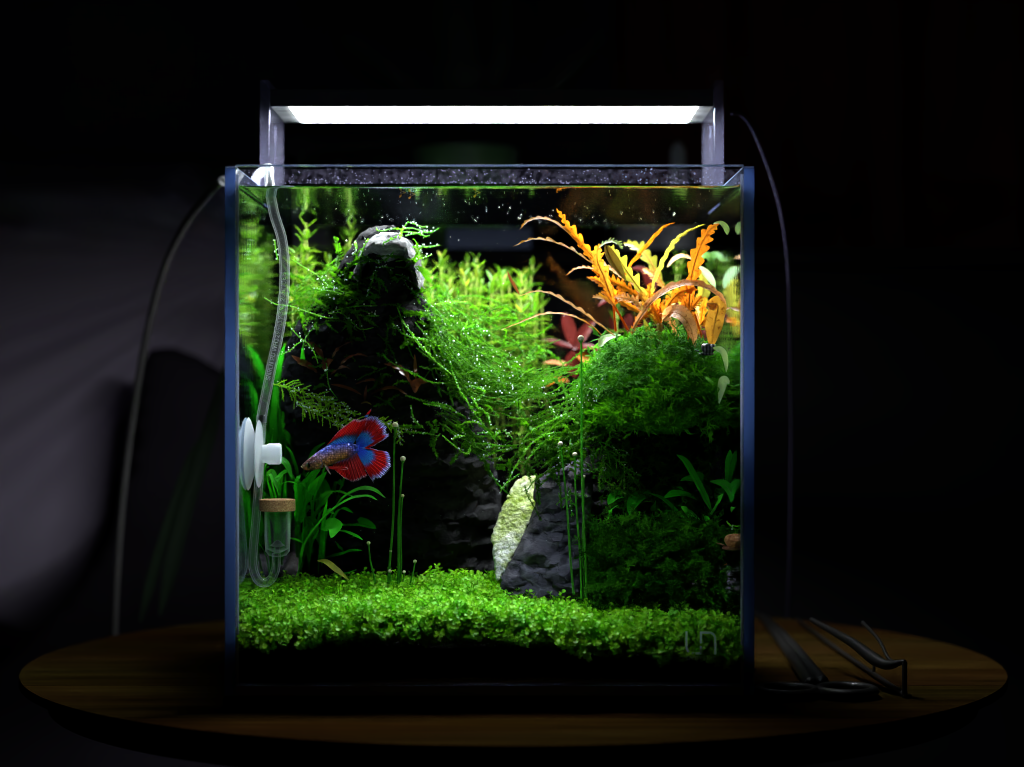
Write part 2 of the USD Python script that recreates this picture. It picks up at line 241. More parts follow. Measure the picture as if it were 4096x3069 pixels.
# ------------------------------------------------------------------ mesh helpers
def box(x0, x1, y0, y1, z0, z1, bevel=0.0):
    if bevel:
        c = [trimesh.creation.icosphere(1, bevel) for _ in range(8)]
        k = 0
        for a in (x0 + bevel, x1 - bevel):
            for b in (y0 + bevel, y1 - bevel):
                for d in (z0 + bevel, z1 - bevel):
                    c[k].apply_translation((a, b, d)); k += 1
        m = trimesh.util.concatenate(c).convex_hull
        return np.array(m.vertices), np.array(m.faces)
    m = trimesh.creation.box(bounds=[(x0, y0, z0), (x1, y1, z1)])
    return np.array(m.vertices), np.array(m.faces)


def cat(parts):
    vs, fs, n = [], [], 0
    for v, f in parts:
        vs.append(v); fs.append(np.asarray(f) + n); n += len(v)
    return np.vstack(vs), np.vstack(fs)


def spline(pts, n):
    p = np.asarray(pts, float)
    if len(p) == 2: return p[0] + (p[1] - p[0]) * np.linspace(0, 1, n)[:, None]
    q = np.vstack([2 * p[0] - p[1], p, 2 * p[-1] - p[-2]])
    u = np.linspace(0, len(p) - 1 - 1e-9, n); i = u.astype(int); t = (u - i)[:, None]
    a, b, c, d = q[i], q[i + 1], q[i + 2], q[i + 3]
    return 0.5 * (2 * b + (c - a) * t + (2 * a - 5 * b + 4 * c - d) * t ** 2 + (3 * b - a - 3 * c + d) * t ** 3)


def frames(p):
    t = np.gradient(p, axis=0); t /= np.linalg.norm(t, axis=1, keepdims=True) + 1e-12
    a = np.cross(t[0], (0, 0, 1.0) if abs(t[0][2]) < 0.9 else (1.0, 0, 0)); a /= np.linalg.norm(a)
    A = []
    for k in range(len(p)):
        a = a - t[k] * (a @ t[k]); a /= np.linalg.norm(a) + 1e-12; A.append(a)
    A = np.array(A)
    return t, A, np.cross(t, A)


def tube(p, r, sides=6, caps=True):
    p = np.asarray(p, float); n = len(p); r = np.broadcast_to(r, (n,))
    t, a, b = frames(p)
    ang = np.arange(sides) * 2 * np.pi / sides
    v = p[:, None] + r[:, None, None] * (np.cos(ang)[None, :, None] * a[:, None] + np.sin(ang)[None, :, None] * b[:, None])
    i, j = np.meshgrid(np.arange(n - 1), np.arange(sides), indexing='ij')
    q = np.stack([i * sides + j, i * sides + (j + 1) % sides, (i + 1) * sides + (j + 1) % sides, (i + 1) * sides + j], -1).reshape(-1, 4)
    f = np.vstack([q[:, [0, 1, 2]], q[:, [0, 2, 3]]]); v = v.reshape(-1, 3)
    if caps:
        v = np.vstack([v, p[:1], p[-1:]]); N = n * sides
        k = np.arange(sides)
        f = np.vstack([f, np.stack([np.full(sides, N), (k + 1) % sides, k], 1), np.stack([np.full(sides, N + 1), N - sides + k, N - sides + (k + 1) % sides], 1)])
    return v, f


def hollow(p, r_out, r_in, sides=24):
    a = tube(p, r_out, sides, False); b = tube(p, r_in, sides, False)
    f2 = b[1][:, ::-1]; n = len(a[0]); L = len(p)
    k = np.arange(sides); k2 = (k + 1) % sides
    e0 = np.vstack([np.stack([k, n + k, n + k2], 1), np.stack([k, n + k2, k2], 1)])
    o = (L - 1) * sides
    e1 = np.vstack([np.stack([o + k, n + o + k2, n + o + k], 1), np.stack([o + k, o + k2, n + o + k2], 1)])
    return np.vstack([a[0], b[0]]), np.vstack([a[1], f2 + n, e0, e1])


def sphere(c, r, sub=1):
    m = trimesh.creation.icosphere(sub, 1.0)
    return np.array(m.vertices) * np.asarray(r) + np.asarray(c), np.array(m.faces)


def lathe(profile, centre, axis='z', n=32):
    """profile: (radius, along) pairs."""
    pr = np.asarray(profile, float); ang = np.arange(n) * 2 * np.pi / n
    ring = np.stack([np.cos(ang), np.sin(ang)], 1)
    v = np.concatenate([np.concatenate([r * ring, np.full((n, 1), h)], 1) for r, h in pr])
    m = len(pr); i, j = np.meshgrid(np.arange(m - 1), np.arange(n), indexing='ij')
    q = np.stack([i * n + j, i * n + (j + 1) % n, (i + 1) * n + (j + 1) % n, (i + 1) * n + j], -1).reshape(-1, 4)
    f = np.vstack([q[:, [0, 1, 2]], q[:, [0, 2, 3]]])
    if axis == 'x': v = v[:, [2, 0, 1]]
    elif axis == 'y': v = v[:, [1, 2, 0]]
    return v + np.asarray(centre), f


def blade(p, w, nrm, cup=0.15, lobes=0, lobe_depth=0.5, thick=0.0, across=4, phase=0.0, profile='leaf', wave=0.0, seed=0):
    """A leaf on the spine p, w wide at most; nrm: the way its face looks. lobes: teeth along each margin."""
    p = np.asarray(p, float); n = len(p)
    t = np.gradient(p, axis=0); t /= np.linalg.norm(t, axis=1, keepdims=True) + 1e-12
    nn = np.broadcast_to(np.asarray(nrm, float), (n, 3)); nn = nn - t * (nn * t).sum(1, keepdims=True); nn = nn / (np.linalg.norm(nn, axis=1, keepdims=True) + 1e-9)
    s = np.cross(t, nn)
    u = np.linspace(0, 1, n)
    if profile == 'leaf': pr = np.sin(np.pi * np.clip(u, 0, 1) ** 0.8) ** 0.75
    elif profile == 'strap': pr = np.minimum(1, np.minimum(u * 5 + 0.25, ((1 - u) * 3.2) ** 0.7))
    elif profile == 'ovate': pr = np.where(u < 0.25, 0.10 + 0 * u, np.sin(np.pi * np.clip((u - 0.22) / 0.78, 0, 1) ** 0.85) ** 0.6)
    elif profile == 'obovate': pr = np.where(u < 0.3, 0.12 + u * 0.5, np.sin(np.pi * np.clip((u) / 1.0, 0, 1) ** 1.5) ** 0.6)
    else: pr = np.ones(n)
    pr = np.maximum(pr, 0.02)
    out = []
    for side in (-1, 1):
        L = pr.copy()
        if lobes:
            ph = (u * lobes + (0.5 if side > 0 else 0.0) + phase) % 1.0
            tooth = np.clip(np.sin(np.pi * ph), 0, 1) ** 1.15 * (.75 + .25 * np.sin(u * 23 + phase * 9 + side))
            L = L * (1 - lobe_depth + lobe_depth * tooth * 1.15)
        out.append(L)
    cols = np.linspace(-1, 1, across + 1)
    nz = meshkit.fbm(p * 180 + seed * 7.3, 2, seed) - 0.5
    V = []
    for c in cols:
        L = out[0] if c < 0 else out[1]
        off = c * L * w / 2
        h = cup * w * (abs(c) ** 1.5) * L + wave * w * np.sin(u * 17 + c * 1.5 + seed) * abs(c) + nz * w * 0.12 * abs(c)
        fw = abs(c) * L * w * (.34 if lobes else .05) * np.clip((1 - u) * 6, 0, 1)
        V.append(p + s * off[:, None] + nn * h[:, None] + t * fw[:, None])
    V = np.stack(V, 1); k = across + 1
    v = V.reshape(-1, 3)
    i, j = np.meshgrid(np.arange(n - 1), np.arange(across), indexing='ij')
    q = np.stack([i * k + j, i * k + j + 1, (i + 1) * k + j + 1, (i + 1) * k + j], -1).reshape(-1, 4)
    return v, np.vstack([q[:, [0, 1, 2]], q[:, [0, 2, 3]]])


def rock(poly, y0, front, back, res=0.003, amp=0.004, seed=0, power=0.5, band=0.0):
    """A stone standing at depth y0 whose silhouette (pixels at that depth) is poly; it bulges front and back."""
    pts = np.array([P(a, b, y0)[[0, 2]] for a, b in poly]); pg = Polygon(pts).buffer(0)
    x0, z0, x1, z1 = pg.bounds
    g = np.stack(np.meshgrid(np.arange(x0, x1, res), np.arange(z0, z1, res * 0.87), indexing='ij'), -1)
    g[:, 1::2, 0] += res / 2; g = g.reshape(-1, 2)
    r = np.random.default_rng(seed); g = g + r.uniform(-0.25, 0.25, g.shape) * res
    inn = shapely.contains_xy(pg.buffer(-res * 0.45), g[:, 0], g[:, 1]); g = g[inn]
    L = pg.exterior.length; nb = int(L / res)
    bd = np.array([pg.exterior.interpolate(k * L / nb).coords[0] for k in range(nb)])
    q = np.vstack([g, bd]); tri = Delaunay(q).simplices
    c = q[tri].mean(1); tri = tri[shapely.contains_xy(pg.buffer(1e-6), c[:, 0], c[:, 1])]
    d = shapely.distance(pg.exterior, shapely.points(q)); R = d.max()
    h = np.sqrt(np.clip(1 - (1 - np.clip(d / R, 0, 1)) ** 2, 0, 1)) ** (2 * power)
    p3 = np.stack([q[:, 0], np.zeros(len(q)), q[:, 1]], 1)
    def rough(y, sd):
        a = np.stack([q[:, 0] * 38, np.full(len(q), y * 38), q[:, 1] * 60], 1)
        ridge = 1 - np.abs(2 * meshkit.fbm(a, 5, sd) - 1)
        lay = band * np.abs(((q[:, 1] * 130 + 3 * meshkit.fbm(a * 0.6, 3, sd + 5)) % 1.0) - 0.5)
        return (ridge - 0.75) * amp * 3 + lay * amp
    edge = np.clip(d / (res * 3), 0, 1)
    yf = y0 - front * h + rough(y0 - front, seed) * edge
    yb = y0 + back * h + rough(y0 + back, seed + 50) * edge
    nI, nA = len(g), len(q)
    vf = np.stack([q[:, 0], yf, q[:, 1]], 1); vb = np.stack([g[:, 0], yb[:nI], g[:, 1]], 1)
    mapb = np.concatenate([np.arange(nI) + nA, np.arange(nI, nA)])
    v = np.vstack([vf, vb])
    e = (meshkit.noise(v * 260, seed + 9) - 0.5)[:, None] * np.array([1, 0, 1]) * amp * 0.5
    v = v + e
    m = trimesh.Trimesh(v, np.vstack([tri, mapb[tri][:, ::-1]]), process=False)
    m.fix_normals()
    return np.array(m.vertices), np.array(m.faces)


def Pz(pts, y):
    """Pixels to points; y is one depth or one per pixel (first and last given: interpolated)."""
    n = len(pts); ys = np.linspace(y[0], y[1], n) if np.ndim(y) else np.full(n, y)
    return np.array([P(a, b, c) for (a, b), c in zip(pts, ys)])

# ------------------------------------------------------------------ room around the tank
single('floor', box(-2.5, 2.5, -1.6, 1.6, -0.62, -0.60), M['floor'], 'dark floor in shadow under the round table', kind='structure')
single('back_wall', box(-2.2, 1.6, 1.18, 1.2, -0.60, 1.9), plain('unlit_wall', (0.05, 0.045, 0.058), 0.9, 0.1), 'wall coloured dark as unlit far behind the tank', kind='structure')  # colour kept dark to stand for wall the lamp leaves unlit
ac = thing('armchair', 'added dark shape standing for the shadow left of the tank', 'armchair', P(560, 2000, .70))  # added dark shape stands in for the shadow on the wall beside the tank
part(ac, 'back', rock([(600, 1400), (680, 1385), (780, 1420), (900, 1490), (1100, 1580), (1100, 3300), (-300, 3300), (-150, 2800), (60, 2600), (280, 2400), (430, 2150), (510, 1880), (540, 1640), (560, 1470)], .80, .02, .05, .012, .0012, 41, .5), M['shadow_shape_tone'], True)
part(ac, 'seat', box(-0.75, -0.12, .50, .70, -0.45, -0.22, .03), M['shadow_shape_tone'], True)
# added drape for the lit wall: folds give light streaks, rounded ends fade them
gx_, gy_ = np.meshgrid(np.linspace(-520, 1320, 190), np.linspace(560, 2700, 170), indexing='ij')
lit = Polygon([(-900, 830), (1500, 860), (1500, 1900), (900, 1700), (640, 1900), (420, 2080), (220, 2220), (-80, 2380), (-900, 2600)])
off = shapely.distance(lit, shapely.points(gx_.ravel(), gy_.ravel())).reshape(gx_.shape)
th = np.arctan2(gy_ - 1020, 1050 - gx_); rr0 = np.hypot(gx_ - 1050, gy_ - 1020)
fold = .6 * np.sin(th * 19 + 1.4 * np.sin(th * 6)) + .4 * np.sin(th * 33 + 2)
dy = fold * .011 * np.clip(rr0 / 800, .1, 1.2) + .20 * (off / 300) ** 1.7
dv = np.array([P(a, b, .93) for a, b in zip(gx_.ravel(), gy_.ravel())]); dv[:, 1] += np.minimum(dy, .235).ravel()
ij = np.arange(gx_.size).reshape(gx_.shape)
q = np.stack([ij[:-1, :-1], ij[1:, :-1], ij[1:, 1:], ij[:-1, 1:]], -1).reshape(-1, 4)
single('drape', (dv, np.vstack([q[:, :3], q[:, [0, 2, 3]]])), M['wall'], 'added violet drape, folds shaped as the light streaks on the wall beside the tank', 'drape')
# dark curtain hanging in folds right of the tank
xs = np.linspace(0.12, 1.5, 240)
yy = 0.99 + 0.012 * np.sin(xs * 46 + 1.3 * np.sin(xs * 9)) + 0.006 * np.sin(xs * 101)
zz = np.array([-0.6, 0.2, 0.8, 1.4])
cv = np.array([(x, y + 0.004 * math.sin(z * 5 + x * 30), z) for z in zz for x, y in zip(xs, yy)])
n = len(xs); q = np.array([(r * n + k, r * n + k + 1, (r + 1) * n + k + 1, (r + 1) * n + k) for r in range(3) for k in range(n - 1)])
single('curtain', (cv, np.vstack([q[:, :3], q[:, [0, 2, 3]]])), M['curtain'], 'dark red brown curtain hanging in folds in the shadow right of the tank', 'curtain')

cab = thing('sideboard', 'black sideboard in the dark behind the tank carrying the pot plant', 'sideboard', (0.30, 0.75, -0.6))
part(cab, 'carcass', box(-0.165, 0.9, 0.62, 0.92, -0.60, 0.285, 0.004), M['cabinet'], 40)
part(cab, 'top', box(-0.172, 0.907, 0.61, 0.93, 0.286, 0.302, 0.003), M['cabinet'], 40)
for k in range(3):
    d = part(cab, 'door', box(-0.155 + k * 0.352, 0.188 + k * 0.352, 0.605, 0.618, -0.55, 0.27, 0.002), M['cabinet'], 40)

pt = thing('potted_plant', 'blurred green pot plant with broad upright leaves behind the lamp', 'pot plant', (-0.03, 0.74, 0.302))
pc = P(1860, 700, 0.74)[0]
part(pt, 'pot', lathe([(0, .303), (.036, .303), (.044, .34), (.050, .40), (.052, .402), (.047, .402), (.045, .39), (0, .39)], (pc, 0.74, 0), n=40), M['pot'], 40)
for k, (sp, w, dy) in enumerate([([(1850, 520), (1820, 250), (1790, -30), (1800, -260)], 200, 0.0), ([(1800, 520), (1600, 360), (1450, 250), (1330, 120)], 110, -0.02), ([(1900, 520), (2150, 420), (2320, 260), (2440, 110)], 60, 0.02),
                                 ([(1880, 520), (1990, 300), (2010, 60), (1960, -120)], 90, 0.03), ([(1770, 540), (1450, 600), (1250, 640), (1100, 800)], 70, 0.05)]):
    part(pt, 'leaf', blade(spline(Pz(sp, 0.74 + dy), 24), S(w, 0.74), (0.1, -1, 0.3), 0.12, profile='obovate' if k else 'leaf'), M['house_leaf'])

lf = thing('tall_houseplant', 'long dark houseplant leaves leaning in the shadow left of the tank', 'plant', (-0.22, 0.42, 0.0))
for sp, w in (([(640, 2460), (730, 2080), (830, 1750), (905, 1440)], 60), ([(560, 2490), (640, 2200), (760, 1850), (860, 1690)], 40)):
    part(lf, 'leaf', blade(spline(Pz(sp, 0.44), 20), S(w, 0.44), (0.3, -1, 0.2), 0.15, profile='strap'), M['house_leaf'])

for nm, lab, mt, px, y, prof in (
        ('spray_bottle', 'blurred milky bottle with a narrow nozzle behind the right end of the tank', 'bottle_white', 2712, 0.66, [(0, .303), (.019, .303), (.02, .33), (.02, .352), (.007, .366), (.0065, .392), (.0035, .398), (0, .40)]),
        ('storage_bottle', 'blurred deep blue bottle standing beside the milky nozzle bottle', 'bottle_blue', 2775, 0.70, [(0, .303), (.018, .303), (.0185, .345), (.011, .350), (.011, .356), (0, .356)]),
        ('storage_jar', 'blurred squat grey white jar left of the milky nozzle bottle', 'bottle_white', 2600, 0.72, [(0, .303), (.03, .303), (.031, .338), (.026, .343), (0, .344)])):
    b = thing(nm, lab, 'bottle' if 'bottle' in nm else 'jar', (P(px, 900, y)[0], y, 0.302))
    cut = 4 if 'nozzle and' in lab or nm == 'spray_bottle' else len(prof) - 3
    part(b, 'vessel', lathe(prof[:cut + 1] + [(0, prof[cut][1])], (P(px, 900, y)[0], y, 0), n=28), M[mt], 40)
    part(b, 'cap', lathe([(0, prof[cut][1] + .0005)] + [(r, h + .0005) for r, h in prof[cut:]], (P(px, 900, y)[0], y, 0), n=28), M['bottle_white'], 40)
tray = single('blue_tray', cat([box(-0.045, 0.03, 0.64, 0.70, 0.303, 0.306, 0.001), box(-0.045, 0.03, 0.636, 0.639, 0.303, 0.322, 0.001)]), plain('navy_tray', (0.02, 0.05, 0.16), 0.5), 'blurred navy blue tray on the sideboard under the pot plant', 'tray', smooth=40)

# ------------------------------------------------------------------ round wooden table
TC, TR = np.array([0.0135, 0.206]), 0.321
tb = thing('round_table', 'round brown wooden table the aquarium stands on', 'table', (TC[0], TC[1], -0.6))
disc = Point(*TC).buffer(TR, 96)
edges = [-0.12, -0.028, 0.092, 0.205, 0.318, 0.430, 0.54]
for a, b in zip(edges[:-1], edges[1:]):
    pg = disc.intersection(shapely.box(-1, a + 0.00015, 1, b - 0.00015))
    if pg.is_empty: continue
    m = trimesh.creation.extrude_polygon(pg, 0.0045, engine='earcut'); m.apply_translation((0, 0, -0.0055))
    low = trimesh.creation.extrude_polygon(pg.intersection(Point(*TC).buffer(TR - .018, 96)), 0.016, engine='earcut'); low.apply_translation((0, 0, -0.0216))
    up = trimesh.creation.extrude_polygon(pg.buffer(-0.0004), 0.0010, engine='earcut'); up.apply_translation((0, 0, -0.0010))
    m = trimesh.util.concatenate([low, m, up])
    part(tb, 'plank', (np.array(m.vertices), np.array(m.faces)), M['wood'], 35)
part(tb, 'pedestal', lathe([(0, -0.6), (.16, -0.6), (.16, -0.58), (.03, -0.55), (.03, -0.05), (.12, -0.024), (0, -0.024)], (TC[0], TC[1], 0), n=40), M['floor'], 40)

# ------------------------------------------------------------------ glass tank
W, H, G = 0.15, 0.300, 0.006
Z0 = 0.008
ZT = Z0 + H
single('foam_mat', box(-W - 0.001, W + 0.001, -0.001, 0.301, 0.0004, Z0 - 0.0004, 0.0015), M['foam'], 'thin black foam mat under the glass aquarium', 'mat', smooth=40)
tk = thing('aquarium', 'square rimless glass aquarium full of plants', 'aquarium', (0, 0.15, Z0))
part(tk, 'front_panel', box(-W + G + 0.0002, W - G - 0.0002, 0.0, G, Z0 + G, ZT), M['glass'], False)
part(tk, 'back_panel', box(-W + G + 0.0002, W - G - 0.0002, 0.300 - G, 0.300, Z0 + G, ZT), M['glass'], False)
for s in (-1, 1):
    a, b = sorted((s * W, s * (W - G)))
    sp = part(tk, 'side_panel', box(a, b, 0.0012, 0.2988, Z0, ZT - 0.0008), M['glass'], False)
    part(sp, 'front_edge', box(a, b, 0.0, 0.0010, Z0, ZT - 0.001, 0.0004), M['glass_edge'], 40)
    part(sp, 'top_edge', box(a, b, 0.0012, 0.30, ZT - 0.0006, ZT, 0.0002), M['rim_edge'], 40)
    a, b = sorted((s * (W - G), s * (W - G - 0.0011)))
    part(tk, 'silicone_seam', box(a, b, G + 0.0002, G + 0.0012, Z0 + G, ZT - 0.004, 0.0003), M['silicone'], 40)
part(tk, 'bottom_panel', box(-W + G, W - G, 0.0, 0.30, Z0, Z0 + G - 0.0003, 0.0004), M['base_edge'], 40)
part(tk, 'front_rim', box(-W + G, W - G, 0.0004, G - 0.0004, ZT + 0.0001, ZT + 0.0009, 0.0003), M['rim_edge'], 40)
part(tk, 'back_rim', box(-W + G, W - G, 0.300 - G + 0.0004, 0.2996, ZT + 0.0001, ZT + 0.0009, 0.0003), M['rim_edge'], 40)
# etched mark, low on the right of the front panel
def stroke(pts, w=2.6):
    pg = LineString(pts).buffer(w, cap_style='flat', join_style='mitre')
    m = trimesh.creation.extrude_polygon(pg, 0.00012, engine='earcut'); v = np.array(m.vertices)
    o = np.array([P(a, b, -0.0003) for a, b in v[:, :2]]); o[:, 1] = -0.0003 + v[:, 2]
    return o, np.array(m.faces)[:, ::-1]
arc = lambda cx, cy, r, a0, a1: [(cx + r * math.cos(math.radians(a)), cy + r * math.sin(math.radians(a))) for a in np.linspace(a0, a1, 9)]
mk = [stroke([(2746, 2526), (2746, 2590)] + arc(2772, 2588, 26, 180, 90)[1:] + [(2806, 2614)], 4.2),
      stroke([(2804, 2618), (2804, 2531), (2836, 2531)] + arc(2836, 2556, 25, -90, 0)[1:] + [(2861, 2618)], 4.2)]
part(tk, 'etched_mark', cat(mk), M['etch'], False)
tx = meshkit.text_mesh('SYSTEMS', S(13, 0), 0.0001); v = np.array(tx.vertices); v[:, 0] *= S(118, 0) / np.ptp(v[:, 0])
o = P(2744, 2640, -0.0003); part(tk, 'etched_lettering', (np.stack([o[0] + v[:, 0], o[1] - v[:, 2] + 0.0001, o[2] + v[:, 1]], 1), np.array(tx.faces)[:, ::-1]), M['etch'], False)

# ------------------------------------------------------------------ water: one closed body just inside the glass, surface drawn up at the walls
ZW = 0.2966
wx, wy = W - G - 0.0004, (G + 0.0004, 0.300 - G - 0.0004)
nx, ny = 97, 97
ux = np.sign(np.linspace(-1, 1, nx)) * (1 - (1 - np.abs(np.linspace(-1, 1, nx))) ** 1.7) * wx
uy = (wy[0] + wy[1]) / 2 + np.sign(np.linspace(-1, 1, ny)) * (1 - (1 - np.abs(np.linspace(-1, 1, ny))) ** 1.7) * (wy[1] - wy[0]) / 2
X, Y = np.meshgrid(ux, uy, indexing='ij')
dist = np.minimum(np.minimum(wx - X, X + wx), np.minimum(Y - wy[0], wy[1] - Y))
Zs = ZW + 0.0022 * np.exp(-np.maximum(dist, 0) / 0.0016) + 0.00015 * (meshkit.fbm(np.stack([X * 40, Y * 90, 0 * X], -1), 3, 3) - 0.5)
top = np.stack([X, Y, Zs], -1).reshape(-1, 3)
ij = np.arange(nx * ny).reshape(nx, ny)
q = np.stack([ij[:-1, :-1], ij[1:, :-1], ij[1:, 1:], ij[:-1, 1:]], -1).reshape(-1, 4)
rim = np.concatenate([ij[:, 0], ij[-1, 1:], ij[-2::-1, -1], ij[0, -2:0:-1]])
bot = top[rim].copy(); bot[:, 2] = Z0 + G + 0.0006
nt, nr = len(top), len(rim); k = np.arange(nr); k2 = (k + 1) % nr
sidef = np.vstack([np.stack([rim[k], nt + k, nt + k2], 1), np.stack([rim[k], nt + k2, rim[k2]], 1)])
cen = len(top) + nr
fl = np.stack([np.full(nr, cen), nt + k2, nt + k], 1)
wv = np.vstack([top, bot, [[0, 0.15, Z0 + G + 0.0006]]])
wf = np.vstack([q[:, :3], q[:, [0, 2, 3]], sidef, fl])
single('water', (wv, wf), M['water'], 'clear still water filling the aquarium almost to the rim', kind='structure', smooth=50)

fx = np.linspace(-W + G + .0006, W - G - .0006, 160); fz = np.linspace(ZW + .0022, ZT - .0012, 8)
FX, FZ = np.meshgrid(fx, fz, indexing='ij'); ij = np.arange(FX.size).reshape(FX.shape)
q = np.stack([ij[:-1, :-1], ij[1:, :-1], ij[1:, 1:], ij[:-1, 1:]], -1).reshape(-1, 4)
single('condensation', (np.stack([FX, np.full_like(FX, G + .00025), FZ], -1).reshape(-1, 3), np.vstack([q[:, :3], q[:, [0, 2, 3]]])), M['mist'], 'misty condensation on the front pane above the water line', 'condensation', kind='stuff')

# ------------------------------------------------------------------ lamp on clear legs
LY0, LY1, LZ = 0.130, 0.209, 0.3597
lm = thing('aquarium_lamp', 'slim white LED lamp on clear acrylic legs across the tank rim', 'lamp', (0, 0.178, ZT))
part(lm, 'housing', box(-0.1395, 0.1395, LY0, LY1, LZ + 0.0022, LZ + 0.0105, 0.001), M['black'], 40)
part(lm, 'bezel', cat([box(-0.1395, 0.1395, LY0 - .0012, LY0 + .0004, LZ - .0004, LZ + .0105, .0004), box(-0.1395, 0.1395, LY1 - .0004, LY1 + .0012, LZ - .0004, LZ + .0105, .0004)]), M['black'], 40)
part(lm, 'diffuser', box(-0.1280, 0.1300, LY0 + 0.001, LY1 - 0.001, LZ, LZ + 0.002), M['led'], False)
for a, b in ((-0.1395, -0.1284), (0.1304, 0.1395)):
    part(lm, 'end_plate', box(a, b, LY0 + 0.001, LY1 - 0.001, LZ, LZ + 0.002), M['endplate'], False)
for s in (-1, 1):
    a, b = sorted((s * 0.1400, s * 0.1462))
    lg = part(lm, 'leg', box(a, b, LY0 - 0.001, LY1 + 0.001, ZT + 0.002, LZ + 0.0165, 0.0012), M['acrylic'], 40)
    c, d = sorted((s * 0.1385, s * 0.1437))
    part(lg, 'clip', cat([box(c, d, LY0 + 0.004, LY1 - 0.004, ZT - 0.010, ZT + 0.0015, 0.0008), box(*sorted((s * 0.1503, s * 0.1535)), LY0 + 0.004, LY1 - 0.004, ZT - 0.010, ZT + 0.0015, 0.0008), box(*sorted((s * 0.1385, s * 0.1535)), LY0 + 0.004, LY1 - 0.004, ZT + 0.0008, ZT + 0.0024, 0.0005)]), M['acrylic'], 40)
cb = spline([P(2926, 455, 0.2), P(2965, 462, 0.21), P(3010, 520, 0.22), P(3075, 680, 0.235), P(3125, 860, 0.25), P(3150, 1050, 0.27), P(3160, 1300, 0.30), P(3165, 1700, 0.36), P(3160, 2200, 0.42), P(3150, 2500, 0.47)], 90)
single('power_cable', tube(cb, 0.0011, 8), M['cable'], 'thin dark power cable drooping from the lamp on the right', 'cable')

# ------------------------------------------------------------------ hose, diffuser, suction cup
HY = 0.052
path = [(1112, 735, .075), (1080, 770, .066), (1098, 860, .06), (1128, 960, .056), (1139, 1080, .053), (1134, 1200, .052), (1116, 1330, .052), (1090, 1450, .052), (1066, 1570, .052), (1050, 1650, .052), (1045, 1690, .052)]
hp = np.array([P(a, b, c) for a, b, c in path[1:]])
outside = np.array([P(890, 722, .24), P(830, 780, .27), P(740, 900, .30), (P(655, 1080, .33)), P(585, 1350, .36), P(530, 1680, .38), P(490, 2000, .39), P(468, 2280, .40), P(458, 2480, .41), P(455, 2620, .42)])
ho = thing('air_hose', 'clear plastic hose with printed lettering coming down into the tank at left', 'hose', hp[-1])
hs = spline(hp, 120)
part(ho, 'hose_wall', hollow(hs, 0.0030, 0.0021, 24), M['clear_tube'])
over = spline([hp[0] + (0, .002, .0008), hp[0] + (-0.002, .012, .010), (-0.138, .105, .318), (-0.152, .16, .318), (-0.160, .20, .312), P(892, 722, .235)], 50)
part(ho, 'hose_bend', hollow(over, 0.0030, 0.0021, 20), M['clear_tube'])
part(ho, 'hose_tail', hollow(spline(outside, 90), 0.0029, 0.0019, 18), M['dry_hose'])
tmesh = meshkit.text_mesh('SNRLN PU WH1295A19 3/4-25H TUBE', 0.0026, 0.0001)
tv = np.array(tmesh.vertices); 
hr = hs[::-1]; sl = np.concatenate([[0], np.cumsum(np.linalg.norm(np.diff(hr, axis=0), axis=1))])
st0 = sl[np.argmin(np.abs(hr[:, 2] - P(0, 1520, HY)[2]))]
tvx = st0 + tv[:, 0] * 0.94
pos = np.stack([np.interp(tvx, sl, hr[:, k]) for k in range(3)], 1)
tang = np.stack([np.interp(tvx, sl, np.gradient(hr[:, k], sl)) for k in range(3)], 1); tang /= np.linalg.norm(tang, axis=1, keepdims=True)
nrm0 = np.array([-0.12, -1, 0.0]); nrm0 = nrm0 - tang * (tang @ nrm0)[:, None]; nrm0 /= np.linalg.norm(nrm0, axis=1, keepdims=True)
sid = np.cross(nrm0, tang)
ang = (tv[:, 1] - 0.0013) / 0.0030
rr = 0.00306 + tv[:, 2]
tp = pos + (nrm0 * np.cos(ang)[:, None] + sid * np.sin(ang)[:, None]) * rr[:, None]
part(ho, 'lettering', (tp, np.array(tmesh.faces)), M['print'], False)

df = thing('glass_diffuser', 'glass gas diffuser with brown porous disc at lower left', 'diffuser', P(1060, 2330, HY))
pp = [(1045, 1660), (1043, 1760), (1040, 1850), (1030, 2000), (1020, 2120), (1012, 2210), (1012, 2270), (1030, 2318), (1058, 2332), (1086, 2315), (1102, 2275), (1106, 2215)]
part(df, 'pipe', hollow(spline([P(a, b, HY) for a, b in pp], 100), 0.0026, 0.0015, 20), M['labglass'])
c = P(1110, 2020, HY); s1 = S(1, HY)
zc = lambda py: P(1110, py, HY)[2]
part(df, 'cup', lathe([(.0016, zc(2228)), (.0052, zc(2222)), (.0072, zc(2205)), (.0076, zc(2150)), (.0076, zc(2046)), (.0069, zc(2046)), (.0069, zc(2150)), (.0064, zc(2196)), (.0016, zc(2212))], (c[0], HY, 0), n=40), M['labglass'], 40)
part(df, 'nozzle', lathe([(0, zc(2160)), (.0018, zc(2166)), (.003, zc(2176)), (.0045, zc(2182)), (.0015, zc(2190)), (.0012, zc(2212)), (0, zc(2212))], (c[0], HY, 0), n=28), M['labglass'], 40)
part(df, 'porous_disc', lathe([(0, zc(2044)), (.0103, zc(2044)), (.0106, zc(2041)), (.0106, zc(2001)), (.0103, zc(1998)), (0, zc(1998))], (c[0], HY, 0), n=48), M['ceramic'], 40)
sc = thing('suction_cup', 'white silicone suction cup holding the glass pipe on the left pane', 'suction cup', P(990, 1815, HY))
zc0 = P(0, 1815, HY)[2]
xw = -W + G + 0.0008
part(sc, 'cup', lathe([(0, .0012), (.0125, .0006), (.0205, 0), (.0215, .0004), (.0205, .0011), (.012, .0040), (.006, .0055), (0, .0056)], (xw, HY - .004, zc0), axis='x', n=48), M['rubber'], 50)
